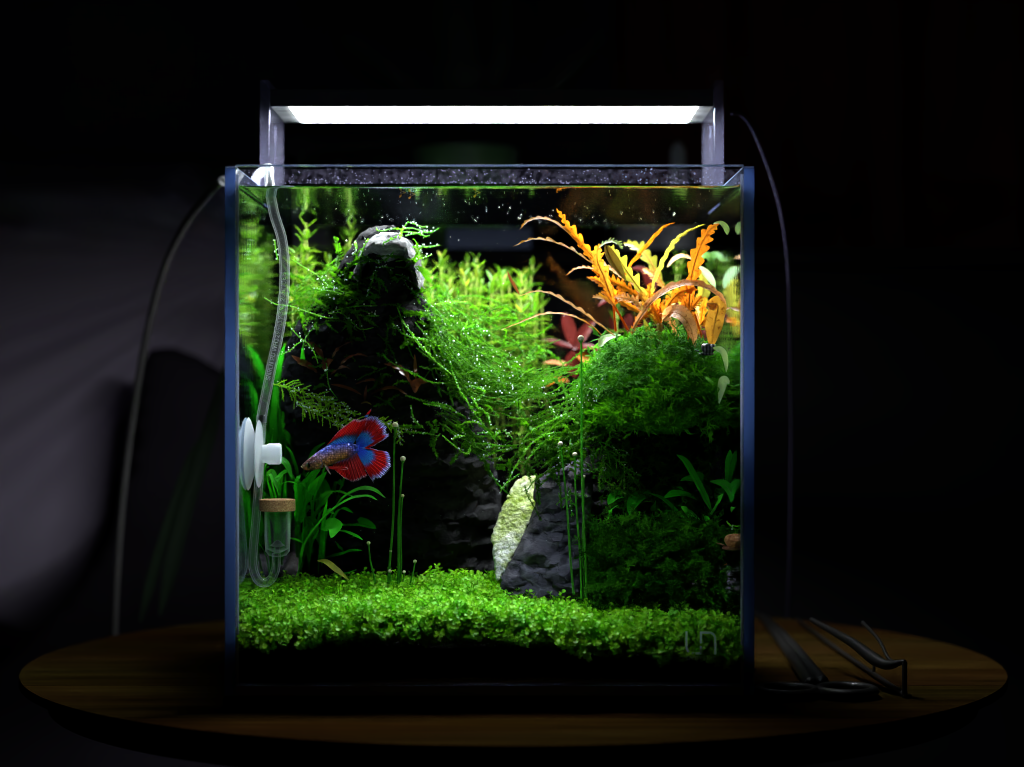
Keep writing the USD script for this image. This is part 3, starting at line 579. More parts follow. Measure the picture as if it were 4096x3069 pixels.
part(sc, 'flange', lathe([(0, .0056), (.019, .0062), (.0200, .0066), (.0192, .0072), (.008, .0086), (0, .0088)], (xw, HY - .004, zc0), axis='x', n=48), M['rubber'], 50)
part(sc, 'clamp', lathe([(0, .0086), (.0052, .0087), (.0054, .011), (.0062, .0125), (.0062, .0186), (.0057, .0196), (0, .0197)], (xw, HY - .004, zc0), axis='x', n=36), M['rubber'], 40)

# ------------------------------------------------------------------ tools on the table
zt = 0.0028
def T(px, py):
    """A point on the table top."""
    d = EYE[2] / ((py - 1534.5) / FPX)
    return np.array([EYE[0] + (px - 2048) / FPX * d, EYE[1] + d, 0.0])
sc1 = thing('scissors', 'dark steel aquascaping scissors lying open handled on the table right of the tank', 'scissors', T(3250, 2800))
def ring(cx, y, rx, ry, r, lift=0.003):
    a = np.linspace(0, 2 * np.pi, 40)
    c = T(cx, y); return tube(np.stack([c[0] + rx * np.cos(a), c[1] + ry * np.sin(a), np.full(40, lift + r)], 1), r, 8, False)
lp = T(3145, 2790); rp = T(3380, 2790)
part(sc1, 'finger_loop', ring(3148, 2788, .0168, .0165, .0032, .0002), M['steel'])
part(sc1, 'finger_loop', ring(3385, 2788, .0160, .0165, .0034, .0002), M['steel'])
a0, a1 = T(3275, 2765), T(3070, 2520); d = T(3040, 2470)
for k, (s, e) in enumerate((((3245, 2770), (3050, 2490)), ((3290, 2765), (3070, 2500)))):
    a, b = T(*s), T(*e)
    pl = spline([a + (0, 0, .005), (a + b) / 2 + (0, 0, .0055 + .001 * k), b + (0, 0, .004)], 20)
    part(sc1, 'shank', tube(pl, np.linspace(.0042, .0026, 20), 8), M['steel'])
    part(sc1, 'blade', tube(spline([b + (0, 0, .004), b + (-0.004 + .002 * k, .05, .003)], 12), np.linspace(.0026, .0006, 12), 6), M['steel'])
tw = thing('tweezers', 'long dark steel tweezers lying on the table at far right beside the scissors', 'tweezers', T(3600, 2780))
e = T(3618, 2792)
part(tw, 'spring_end', cat([tube([e + (0, 0, .0005), e + (.0005, .002, .021)], .0016, 8), box(e[0] - .001, e[0] + .004, e[1] - .002, e[1] + .002, .0003, .002, .0004)]), M['steel'])
lo = spline([e + (0, 0, .002), T(3480, 2705) + (0, 0, .003), T(3330, 2605) + (0, 0, .004), T(3190, 2500) + (0, 0, .004)], 30)
part(tw, 'arm', tube(lo, np.linspace(.0017, .0011, 30), 8), M['steel'])
e2 = e + (.0005, .002, .021)
up = [e2, P(3530, 2655, e[1] + .02), P(3400, 2565, e[1] + .07), P(3245, 2480, e[1] + .13)]
part(tw, 'arm', cat([tube(spline(up, 30), np.concatenate([np.linspace(.0014, .0036, 12), np.linspace(.0040, .0016, 18)]), 8)]), M['steel'])
part(tw, 'brace', tube([T(3495, 2715) + (0, 0, .003), P(3497, 2642, T(3495, 2715)[1] + .002)], .0010, 8), M['steel'])
part(tw, 'wire_arch', tube(spline([e2 + (0, 0, 0), P(3560, 2640, e[1] + .02), P(3515, 2560, e[1] + .05), P(3450, 2490, e[1] + .1)], 24), .0011, 8), M['steel'])

# ------------------------------------------------------------------ soil and carpet
gx = np.linspace(-W + G + .001, W - G - .001, 120); gy = np.linspace(G + .0015, 0.300 - G - .0015, 110)
def soil_z(x, y):
    x, y = np.broadcast_arrays(np.asarray(x, float), np.asarray(y, float))
    z = 0.032 + 0.012 * np.clip(y / 0.09, 0, 1) + 0.020 * np.clip((y - 0.12) / 0.16, 0, 1)
    z = z - 0.010 * np.clip((x - 0.035) / 0.06, 0, 1)
    return z + 0.003 * (meshkit.noise(np.stack([x * 45, y * 45, 0 * x], -1), 4) - 0.5)
X, Y = np.meshgrid(gx, gy, indexing='ij'); Zt = soil_z(X, Y) + 0.0012 * (meshkit.noise(np.stack([X * 900, Y * 900, 0 * X], -1), 5) - .5)
ij = np.arange(X.size).reshape(X.shape)
top = np.stack([X, Y, Zt], -1).reshape(-1, 3)
q = np.stack([ij[:-1, :-1], ij[1:, :-1], ij[1:, 1:], ij[:-1, 1:]], -1).reshape(-1, 4)
rim = np.concatenate([ij[:, 0], ij[-1, 1:], ij[-2::-1, -1], ij[0, -2:0:-1]])
bot = top[rim].copy(); bot[:, 2] = Z0 + G + .0012
nt, nr = len(top), len(rim); k = np.arange(nr); k2 = (k + 1) % nr
single('soil', (np.vstack([top, bot]), np.vstack([q[:, :3], q[:, [0, 2, 3]], np.stack([rim[k], nt + k, nt + k2], 1), np.stack([rim[k], nt + k2, rim[k2]], 1)])), M['soil'], 'black granular soil filling the bottom of the tank', kind='structure', smooth=False)


def round_leaf(base, d, up, L, w, cup=0.2):
    """A small round leaf of eight triangles."""
    d = d / np.linalg.norm(d); s = np.cross(d, up); s /= np.linalg.norm(s) + 1e-9; n = np.cross(s, d)
    o = [(0, 0, 0), (.28, -.30, .5), (.62, -.5, .9), (.9, -.28, .5), (1, 0, .2), (.9, .28, .5), (.62, .5, .9), (.28, .30, .5)]
    v = [base + d * L * a + s * w * b + n * cup * w * c for a, b, c in o] + [base + d * L * .58 - n * .02 * w]
    f = [(8, k, (k + 1) % 8) for k in range(8)]
    return np.array(v), np.array(f)


def sprig(seed, hgt=0.009, pairs=4, L=0.0030):
    r = np.random.default_rng(seed); out = []
    lean = r.uniform(-.35, .35, 2)
    sp = np.array([(lean[0] * t * t * hgt, lean[1] * t * t * hgt, t * hgt) for t in np.linspace(0, 1, 5)])
    out.append(tube(sp, 0.00028, 3, False))
    for k in range(pairs + 1):
        t = 0.30 + 0.7 * k / pairs
        c = np.array([np.interp(t, np.linspace(0, 1, 5), sp[:, j]) for j in range(3)])
        a = k * 1.57 + r.uniform(-.4, .4)
        for s in (0, np.pi):
            tilt = r.uniform(0.0, .45) + .3 * (k == pairs)
            d = np.array([math.cos(a + s), math.sin(a + s), tilt])
            l = L * r.uniform(.75, 1.15)
            out.append(round_leaf(c, d, np.array([0, 0, 1.0]), l, l * r.uniform(.8, 1.0), r.uniform(.05, .3)))
    return cat(out)


def quat(R):
    from scipy.spatial.transform import Rotation
    return Rotation.from_matrix(R).as_quat()


def rot_to(d, spin):
    """Rotations taking +z to each d, spun about it."""
    d = d / np.linalg.norm(d, axis=1, keepdims=True)
    h = np.stack([np.cos(spin), np.sin(spin), np.zeros(len(d))], 1)
    a = h - d * (h * d).sum(1, keepdims=True)
    bad = np.linalg.norm(a, axis=1) < 1e-3; a[bad] = np.cross(d[bad], (0, 1, 0))
    a /= np.linalg.norm(a, axis=1, keepdims=True)
    return np.stack([a, np.cross(d, a), d], -1)


def scatter(name, protos, mat, pos, R, scale, label, which=None, category=None):
    path = free('/World', name)
    pi = UsdGeom.PointInstancer.Define(stage, path)
    UsdGeom.Scope.Define(stage, path + '/kinds')
    rel = pi.CreatePrototypesRel()
    for k, vf in enumerate(protos):
        nm = f'{path}/kinds/piece' + (f'_{k:03d}' if k else '')
        v, f, n = meshkit.arrays(vf, True)
        m = usdkit.mesh(stage, nm, (v, f), mat if not isinstance(mat, list) else mat[k], False)
        m.CreateNormalsAttr(Vt.Vec3fArray.FromNumpy(n.astype(np.float32))); m.SetNormalsInterpolation('vertex')
        rel.AddTarget(nm)
    n = len(pos); which = np.arange(n) % len(protos) if which is None else which
    pi.CreateProtoIndicesAttr(Vt.IntArray.FromNumpy(which.astype(np.int32)))
    pi.CreatePositionsAttr(Vt.Vec3fArray.FromNumpy(pos.astype(np.float32)))
    qq = quat(R)
    pi.CreateOrientationsAttr(Vt.QuathArray([Gf.Quath(float(a[3]), float(a[0]), float(a[1]), float(a[2])) for a in qq]))
    pi.CreateScalesAttr(Vt.Vec3fArray.FromNumpy(np.repeat(np.asarray(scale)[:, None], 3, 1).astype(np.float32)))
    meta(pi.GetPrim(), label, category, None, 'stuff')


def carpet_top(x, y):
    """Height of the carpet's surface."""
    u = np.interp(x, [-.144, -.11, -.06, -.02, .0, .03, .06, .10, .144], [.0560, .0565, .0590, .0600, .0590, .0540, .0500, .0480, .0465])
    return u + np.interp(y, [.006, .0095, .012, .016, .024, .10], [-.0150, -.0135, -.0080, -.0032, -.001, .0030]) + 0.0035 * (meshkit.fbm(np.stack([x * 60, y * 60, 0 * x], -1), 2, 8) - .5) * 2


r = np.random.default_rng(11)
protos = [sprig(s, h, p, L) for s, h, p, L in ((1, .009, 4, .0026), (2, .010, 4, .0024), (3, .008, 3, .0029), (4, .011, 5, .0023), (5, .009, 4, .0027))]
n = 6400
x = r.uniform(-.1425, .1425, n); y = .0085 + .115 * r.random(n) ** 1.1
dens = np.clip(1.0 - 0.55 * np.clip((x - .05) / .08, 0, 1) * np.clip((y - .03) / .03, 0, 1), 0, 1)
keep = r.random(n) < dens; x, y = x[keep], y[keep]
z = carpet_top(x, y) - r.uniform(.006, .0105, len(x)) + (r.random(len(x)) > .97) * .004
sl_ = np.interp(y, [.008, .02, .05], [-1.1, -.7, -.15]); d = np.stack([r.normal(0, .35, len(x)), sl_ + r.normal(0, .35, len(x)), np.ones(len(x))], 1)
pA = np.stack([x, y, z], 1)
# the side pressed against the front pane
n = 3000
x = r.uniform(-.1425, .1425, n); y = r.uniform(.0095, .0145, n); tt = r.random(n) ** 0.75
zl = np.interp(x, [-.144, -.05, .03, .08, .144], [.0395, .039, .0395, .037, .036])
z = zl + (carpet_top(x, y) - .008 - zl) * tt
d2 = np.stack([r.normal(0, .7, n), r.normal(-.45, .5, n), r.normal(.5, .5, n)], 1)
pB = np.stack([x, y, z], 1)
sA, sB = r.uniform(.75, 1.2, len(pA)), r.uniform(.5, .85, len(pB))
# keep every sprig behind the pane
dB = d2 / np.linalg.norm(d2, axis=1, keepdims=True)
pB[:, 1] = np.maximum(pB[:, 1], .0098 - np.minimum(0, dB[:, 1]) * .009)
pos = np.vstack([pA, pB]); dd = np.vstack([d, d2])
scatter('carpet_plants', protos, M['carpet'], pos, rot_to(dd, r.uniform(0, 6.28, len(pos))), np.concatenate([sA, sB]), 'bright green carpet of small round leaves along the front of the tank', r.integers(0, 5, len(pos)), 'ground cover')

# ------------------------------------------------------------------ stones
SOLID = []
def over_(vf, k, z0=.12):
    v = vf[0].copy(); v[:, 1] -= (v[:, 2] - z0) * k * (v[:, 2] > z0)
    return v, vf[1]
mr = thing('rock', 'tall dark craggy rock peak draped in moss left of centre', 'rock', P(1560, 2350, .17))
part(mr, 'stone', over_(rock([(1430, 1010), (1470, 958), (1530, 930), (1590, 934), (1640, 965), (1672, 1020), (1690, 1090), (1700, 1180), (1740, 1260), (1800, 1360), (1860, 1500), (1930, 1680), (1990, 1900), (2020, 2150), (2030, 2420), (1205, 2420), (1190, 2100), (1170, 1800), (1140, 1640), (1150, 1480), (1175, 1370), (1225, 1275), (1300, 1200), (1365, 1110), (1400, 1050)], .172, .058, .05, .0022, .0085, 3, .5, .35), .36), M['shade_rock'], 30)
part(mr, 'crown', rock([(1405, 1120), (1440, 1015), (1475, 960), (1530, 930), (1592, 934), (1642, 966), (1676, 1022), (1694, 1092), (1700, 1170), (1668, 1180), (1652, 1110), (1610, 1040), (1560, 1075), (1500, 1040), (1470, 1090), (1450, 1150)], .112, .044, .03, .0016, .0050, 33, .5), M['pale_lit_rock'], 30, label='pale grey top of the peak, lightened for the light on it')
mr2 = thing('mossy_rock', 'dark rock under the moss mound at right', 'rock', P(2640, 2350, .13))
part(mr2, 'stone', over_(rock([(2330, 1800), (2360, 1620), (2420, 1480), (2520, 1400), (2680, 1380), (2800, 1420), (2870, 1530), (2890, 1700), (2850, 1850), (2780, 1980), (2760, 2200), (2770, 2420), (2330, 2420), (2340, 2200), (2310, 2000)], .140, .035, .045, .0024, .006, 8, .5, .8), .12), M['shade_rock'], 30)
st = thing('two_tone_stone', 'dark grey stone with a pale green white face beside the carpet', 'stone', P(2150, 2350, .085))
SY = .070
def lean(vf, sz, sx=0.0, x0=0.0, z0=P(0, 2350, SY)[2]):
    v = vf[0].copy(); v[:, 1] += (v[:, 2] - z0) * sz + (x0 - v[:, 0]) * sx
    return v, vf[1]
part(st, 'stone', lean(rock([(2141, 1925), (2190, 1890), (2245, 1860), (2330, 1830), (2380, 1900), (2370, 2050), (2350, 2200), (2340, 2430), (2020, 2430), (1995, 2350), (2012, 2300), (2050, 2235), (2093, 2150), (2120, 2095), (2142, 2030), (2138, 1975)], SY, .018, .035, .0016, .0062, 12, .42, .12), .38), M['grey_stone'], 30, label='dark violet grey body')
fl = [(2149, 1921), (2144, 1975), (2148, 2030), (2126, 2095), (2099, 2150), (2061, 2225), (2016, 2300), (1985, 2335), (1972, 2250), (1964, 2170), (1985, 2095), (2022, 2020), (2040, 1985), (2072, 1938), (2105, 1921)]
fl = [(q_[0], q_[1]) for q_ in np.array(Polygon(fl).segmentize(12).exterior.coords)[:-1]]; fr0 = np.random.default_rng(3); fl = [(a_ + fr0.normal(0, 2.6), b_ + fr0.normal(0, 2.6)) for a_, b_ in fl]
part(st, 'pale_face', lean(rock(fl, SY - .006, .0030, .030, .0011, .0024, 21, .5), .95, .5, P(2100, 0, SY)[0]), M['pale_face'], 40, label='pale green white face of the stone')

for p_ in stage.GetPrimAtPath(mr.path).GetChildren():
    g_ = UsdGeom.Mesh(p_); SOLID.append((np.array(g_.GetPointsAttr().Get()) + mr.loc, np.array(g_.GetFaceVertexIndicesAttr().Get()).reshape(-1, 3)))
for t_ in (mr2, st):
    for p_ in stage.GetPrimAtPath(t_.path).GetChildren():
        g_ = UsdGeom.Mesh(p_); SOLID.append((np.array(g_.GetPointsAttr().Get()) + t_.loc, np.array(g_.GetFaceVertexIndicesAttr().Get()).reshape(-1, 3)))
_v, _f = cat(SOLID); CAST = trimesh.ray.ray_pyembree.RayMeshIntersector(trimesh.Trimesh(_v, _f, process=False)) if trimesh.ray.has_embree else trimesh.ray.ray_triangle.RayMeshIntersector(trimesh.Trimesh(_v, _f, process=False))


def drape(p, gap=.0016, lift=.0):
    """Moves points that would lie inside a rock out to just before its face, along their line from the front."""
    p = np.asarray(p, float); d = p - EYE; L = np.linalg.norm(d, axis=1); d = d / L[:, None]
    hit, ray, _ = CAST.intersects_location(np.repeat(EYE[None], len(p), 0), d, multiple_hits=False)
    q = np.linalg.norm(hit - EYE, axis=1) - gap
    new = L.copy(); np.minimum.at(new, ray, q)
    new = np.minimum(new, np.convolve(np.pad(new, 2, mode='edge'), np.ones(5) / 5, 'valid') + .0006)
    return EYE + d * new[:, None]


# ------------------------------------------------------------------ leafy plants built leaf by leaf
def leafy(name, label, cat_, base, leaves, group=None, wide=1.0):
    """leaves: (pixel spine root to tip, width px, depth or (root depth, tip depth), material, facing, options)"""
    t = thing(name, label, cat_, base, group)
    for k, lv in enumerate(leaves):
        sp, w, y, mt, nrm = lv[:5]; o = dict(lv[5]) if len(lv) > 5 else {}
        lab = o.pop('label', None); vein = o.pop('vein', None); nm = o.pop('name', 'leaf')
        p = spline(Pz(sp, y), o.pop('seg', 26))
        y0 = np.mean(y)
        if np.ndim(y) == 0 and mt.startswith('broad'): p = spline(Pz(sp, (y + .022, y - .026)), o.get('seg', 26)); p = spline(p[::3] if len(p) > 9 else p, len(p))
        if mt == 'brown_leaf' and 'peak' in label:
            p0_ = p; p = drape(p, .004); p = p + (p0_ - p) * 0
        q = part(t, nm, blade(p, S(w, y0) * wide, nrm, seed=k, **o), M[mt], True, label=lab)
        if vein:
            nn = np.asarray(nrm, float); nn /= np.linalg.norm(nn)
            rr = S(w, y0) * .022 + .00012
            part(q, 'midrib', tube(p[:-2] - 0 * nn, np.linspace(rr * 1.6, rr * .6, len(p) - 2), 5), M[vein])
    return t


Z3 = lambda *a: [(2000 + x * .4747, 780 + y * .4746) for x, y in a]
Z7 = lambda *a: [(2100 + x * .2716, 1150 + y * .2716) for x, y in a]
CAMF = (0.1, -1, 0.35); UP = (0.0, -0.55, 1.0); LF = (-0.6, -0.9, 0.5); RF = (0.6, -0.9, 0.4)
LB = dict(lobes=10, lobe_depth=.80, vein='vein', seg=56)
L1 = [(Z3((900, 660), (770, 510), (580, 270), (475, 112)), 34, (.09, .085), 'orange', CAMF, LB),
      (Z3((780, 570), (650, 400), (490, 250), (350, 200), (235, 222), (165, 292)), 24, (.09, .07), 'yellow_leaf', UP, dict(LB, lobe_depth=.5)),
      (Z3((870, 640), (720, 540), (580, 450), (400, 385), (260, 378), (110, 435)), 29, (.085, .065), 'yellow_leaf', UP, dict(LB, lobes=9)),
      (Z3((930, 720), (850, 650), (760, 620), (650, 618), (555, 680)), 20, (.11, .11), 'yellow_leaf', UP, LB),
      (Z3((1285, 930), (1160, 770), (1060, 630), (970, 490), (915, 425)), 42, (.08, .075), 'olive_leaf', CAMF, dict(LB, lobes=7)),
      (Z3((830, 450), (880, 410), (940, 395), (1000, 420), (1030, 460)), 34, (.066, .062), 'sage_leaf', UP, dict(LB, vein=None)),
      (Z3((890, 420), (925, 520), (985, 620), (1060, 728)), 38, (.062, .055), 'under_leaf', RF, dict(vein='vein', lobes=0, label='curled brown underside leaf')),
      (Z3((960, 930), (880, 700), (825, 570), (820, 470), (860, 415)), 44, (.085, .07), 'yellow_leaf', CAMF, dict(LB, lobes=7, lobe_depth=.6)),
      (Z3((1250, 910), (1080, 800), (930, 720), (780, 640)), 36, (.10, .10), 'orange', CAMF, LB),
      (Z3((1200, 1000), (1020, 890), (870, 750), (730, 690)), 30, (.11, .12), 'orange', LF, dict(LB, lobe_depth=.5)),
      (Z3((1230, 1010), (1140, 900), (1040, 870), (960, 860)), 34, (.09, .10), 'pink_leaf', CAMF, LB),
      (Z3((1260, 940), (1130, 760), (1010, 680), (900, 600), (820, 560)), 30, (.10, .11), 'pink_leaf', UP, LB),
      (Z3((955, 910), (900, 760), (860, 690), (800, 600), (770, 500)), 26, (.10, .10), 'orange', LF, LB),
      (Z3((960, 900), (1080, 620), (1180, 490), (1300, 350), (1390, 265), (1478, 235)), 13, (.11, .10), 'orange', RF, dict(LB, lobes=6, lobe_depth=.5)),
      (Z3((1265, 860), (1300, 720), (1370, 560), (1450, 420), (1560, 320), (1728, 245)), 17, (.12, .11), 'olive_leaf', RF, dict(LB, lobes=9, lobe_depth=.6)),
      (Z3((1390, 790), (1295, 610), (1215, 490), (1130, 425), (1040, 408)), 42, (.15, .16), 'olive_leaf', CAMF, dict(LB, lobes=7, lobe_depth=.65)),
      (Z3((1395, 800), (1290, 680), (1200, 620)), 30, (.14, .15), 'yellow_leaf', CAMF, LB),
      (Z3((1590, 1010), (1605, 750), (1645, 560), (1705, 400), (1770, 295), (1850, 240)), 52, (.075, .06), 'rust', (0.35, -1, 0.1), dict(LB, lobes=8, lobe_depth=.6)),
      (Z3((1795, 240), (1860, 243), (1905, 290), (1915, 338)), 22, (.06, .055), 'sage_leaf', UP, dict(vein=None)),
      (Z3((1100, 1165), (1230, 960), (1330, 860), (1450, 785), (1600, 752), (1750, 785), (1850, 850), (1908, 930)), 42, (.07, .055), 'pink_leaf', (0, -.6, 1), dict(LB, lobes=9, lobe_depth=.35, label='long pinkish leaf arching over to the right pane')),
      (Z3((1370, 1030), (1430, 910), (1530, 815), (1670, 800)), 44, (.075, .07), 'rust', CAMF, dict(LB, lobes=5)),
      (Z3((1370, 1060), (1450, 992), (1530, 1015), (1605, 1120), (1645, 1290)), 48, (.07, .05), 'pink_leaf', (0.2, -1, .5), dict(vein='vein', wave=.05)),
      (Z3((1750, 915), (1835, 930), (1815, 1050), (1795, 1150), (1780, 1300)), 46, (.06, .055), 'yellow_leaf', (-.1, -1, .3), dict(vein='vein', wave=.06, profile='strap')),
      (Z3((1740, 915), (1790, 945), (1830, 940)), 22, (.06, .058), 'pink_leaf', CAMF),
      (Z3((1640, 1210), (1690, 980), (1715, 750), (1690, 600)), 40, (.15, .15), 'olive_leaf', CAMF, dict(LB, lobe_depth=.4)),
      (Z3((1680, 600), (1750, 690), (1815, 790)), 30, (.14, .13), 'sage_leaf', RF, dict(vein=None)),
      (Z3((1660, 560), (1720, 520), (1770, 560), (1760, 640)), 40, (.19, .19), 'stem_leaf', UP, {}),
      (Z3((1620, 545), (1540, 520), (1470, 545), (1408, 610)), 20, (.16, .16), 'pink_leaf', UP, {}),
      (Z3((895, 1218), (770, 1105), (630, 1030), (480, 1000), (330, 1012), (160, 1080), (0, 1142)), 15, (.09, .07), 'yellow_leaf', UP, dict(LB, lobes=9, lobe_depth=.6)),
      (Z3((970, 1190), (810, 1075), (690, 985), (560, 905), (430, 835), (300, 815), (165, 852)), 24, (.07, .06), 'pink_leaf', UP, dict(LB, lobes=9, lobe_depth=.7)),
      (Z3((165, 845), (120, 765), (85, 705), (62, 640)), 9, (.06, .06), 'brown_leaf', CAMF, dict(label='shrivelled brown leaf tip')),
      (Z3((1110, 1180), (1150, 1080), (1230, 1010), (1290, 960)), 26, (.07, .075), 'rust', CAMF, LB),
      (Z3((1330, 1095), (1260, 1000), (1170, 950)), 34, (.085, .09), 'olive_leaf', CAMF, LB),
      (Z3((1340, 1085), (1355, 980), (1400, 880)), 30, (.085, .09), 'rust', CAMF, LB),
      (Z3((1345, 1090), (1300, 980), (1265, 900)), 30, (.08, .08), 'orange', CAMF, LB),
      (Z3((1590, 980), (1660, 900), (1700, 850)), 32, (.08, .08), 'rust', CAMF, LB),
      (Z3((1580, 960), (1530, 880), (1490, 850)), 32, (.085, .085), 'rust', CAMF, LB),
      (Z3((1680, 1180), (1640, 1060), (1620, 980)), 30, (.12, .12), 'orange', CAMF, LB),
      (Z3((1300, 1240), (1250, 1160), (1210, 1040)), 22, (.08, .085), 'olive_leaf', RF, {}),
      (Z3((1500, 1220), (1460, 1110), (1420, 1040)), 24, (.10, .10), 'pink_leaf', CAMF, LB),
      (Z3((835, 1285), (880, 1225), (950, 1195), (1020, 1180)), 30, (.075, .08), 'sage_leaf', UP, dict(label='grey green leaf lying on the moss mound'))]
fr_ = np.random.default_rng(91)
for k in range(22):      # the crowded middle of the plant
    bx, by = ((1345, 1085), (1590, 1000), (1250, 960), (960, 930), (1690, 1100))[k % 5]
    a_ = fr_.normal(-1.75 if k % 5 != 3 else -2.1, .55); L_ = fr_.uniform(150, 330)
    m_ = fr_.normal(0, .18)
    pts = [(bx, by), (bx + math.cos(a_) * L_ * .5 + m_ * 60, by + math.sin(a_) * L_ * .55), (bx + math.cos(a_) * L_ * 1.0 + m_ * 160, by + math.sin(a_) * L_ * .9 + abs(m_) * 120)]
    yb = fr_.uniform(.075, .14)
    L1.append((Z3(*pts), fr_.uniform(24, 36), (yb, yb - .015), ('orange', 'rust', 'yellow_leaf', 'orange', 'pink_leaf', 'olive_leaf')[k % 6], (fr_.normal(0, .4), -1, fr_.uniform(.1, .8)), dict(LB, lobes=6, lobe_depth=.5)))
op = leafy('orange_lobed_plant', 'orange plant with lobed leaves fanning out above the moss mound at right', 'plant', P(2640, 1370, .09), L1, wide=1.5)
for a, b, y in (((1345, 1260), (1345, 1085), .085), ((1080, 1140), (958, 925), .09), ((1720, 1250), (1640, 1000), .10), ((1590, 1240), (1590, 980), .078), ((975, 1150), (955, 910), .10)):
    part(op, 'stem', tube(spline(Pz(Z3(a, b), y), 8), S(9 if a[0] != 1345 else 22, y) / 2, 8), M['under_leaf' if a[0] == 1345 else 'orange'])
leafy('pale_leaf', 'pale green drooping leaf low against the right pane', 'leaf', P(2900, 1500, .036),
      [([(2918, 1535), (2895, 1522), (2884, 1560), (2876, 1616)], 36, .034, 'sage_leaf', CAMF, {})])
leafy('fallen_leaf', 'grey green rounded leaf beside the dark snail on the moss mound', 'leaf', P(2880, 1440, .045),
      [([(2850, 1392), (2885, 1405), (2900, 1440), (2905, 1490)], 34, .042, 'sage_leaf', RF, {})])

RD = dict(seg=20)
leafy('red_plant', 'blurred red plant behind the tallest flower stalk', 'plant', P(2296, 1600, .25),
      [(Z7((720, 900), (560, 850), (400, 800), (215, 790)), 40, .25, 'red_leaf', UP, RD), (Z7((700, 870), (660, 650), (610, 480), (590, 360)), 52, .255, 'red_leaf', CAMF, RD),
       (Z7((740, 860), (830, 720), (920, 600), (1040, 480)), 46, .25, 'red_leaf', CAMF, RD), (Z7((760, 900), (880, 890), (1000, 900), (1110, 940)), 44, .24, 'red_leaf', UP, RD),
       (Z7((710, 930), (690, 1080), (720, 1230), (740, 1330)), 56, .245, 'red_leaf', CAMF, RD), (Z7((690, 1150), (540, 1130), (420, 1110), (260, 1120)), 36, .25, 'pink_leaf', UP, RD),
       (Z7((650, 1400), (540, 1370), (430, 1390), (300, 1460)), 44, .25, 'orange', UP, RD), (Z7((760, 1000), (850, 1030), (950, 1060), (1040, 1010)), 40, .24, 'orange', CAMF, RD),
       (Z7((690, 900), (760, 860), (800, 900), (780, 980)), 40, .24, 'red_leaf', CAMF, RD), (Z7((1290, 640), (1280, 540), (1270, 480), (1260, 420)), 20, .25, 'red_leaf', CAMF, RD)])
leafy('red_plant', 'blurred red plant hidden behind the orange lobed leaves', 'plant', P(2560, 1400, .24),
      [(Z3((1060, 930), (1000, 870), (920, 880), (820, 940)), 46, .24, 'red_leaf', UP, RD), (Z3((1080, 920), (1130, 960), (1180, 990), (1260, 1010)), 40, .23, 'red_leaf', UP, RD),
       (Z3((1290, 860), (1260, 740), (1200, 640), (1100, 620)), 56, .24, 'red_leaf', UP, RD), (Z3((1130, 1260), (1160, 1190), (1200, 1130), (1240, 1060)), 50, .23, 'red_leaf', CAMF, RD),
       (Z3((1090, 1000), (1080, 1100), (1120, 1200)), 44, .235, 'red_leaf', CAMF, RD), (Z3((1560, 1060), (1520, 980), (1530, 900), (1560, 850)), 56, .24, 'red_leaf', CAMF, RD),
       (Z3((1700, 1260), (1690, 1180), (1720, 1120), (1740, 1080)), 52, .22, 'red_leaf', CAMF, RD), (Z3((1800, 1100), (1840, 1180), (1870, 1260)), 44, .22, 'red_leaf', CAMF, RD)])

# broad green plants, lower left
Y5 = lambda *a: [(1150 + x * .3018, 1850 + y * .3018) for x, y in a]
D5 = lambda *a: [(900 + x * .5431, 1500 + y * .5431) for x, y in a]
VG = dict(vein='vein_green')
leafy('broad_leaf_plant', 'dark green broad leaved plant at lower left below the fish', 'plant', P(1330, 2320, .11),
      [(Y5((560, 820), (540, 640), (480, 420), (500, 190)), 84, .14, 'broad', CAMF, dict(VG, profile='ovate')),
       (Y5((480, 1000), (600, 840), (760, 800), (1000, 820), (1205, 890)), 64, .13, 'broad', (0, -.7, .8), dict(VG, profile='ovate')),
       (Y5((470, 830), (560, 840), (640, 880), (560, 1020)), 64, .085, 'broad_bright', (-.1, -1, .4), dict(profile='strap', wave=.04)),
       (Y5((330, 1180), (250, 1060), (280, 900), (360, 840)), 46, .12, 'broad', CAMF, VG),
       (Y5((150, 1200), (260, 980), (360, 900), (560, 860)), 34, .12, 'broad', UP, VG),
       (Y5((700, 1260), (680, 1140), (640, 1050)), 52, .13, 'broad', CAMF, VG),
       (Y5((500, 1260), (680, 1230), (840, 1180), (1015, 1170)), 34, .11, 'broad', (0, -.7, .8), VG),
       (Y5((340, 640), (300, 600), (220, 590), (180, 680)), 60, .14, 'broad', CAMF, {}),
       (Y5((760, 1040), (820, 1000), (880, 990)), 40, .14, 'broad', CAMF, {}), (Y5((620, 1500), (760, 1480), (930, 1420)), 34, .10, 'broad', UP, {}),
       (Y5((680, 900), (800, 930), (910, 980), (1015, 1040)), 18, .085, 'broad', UP, dict(VG, profile='strap'))])
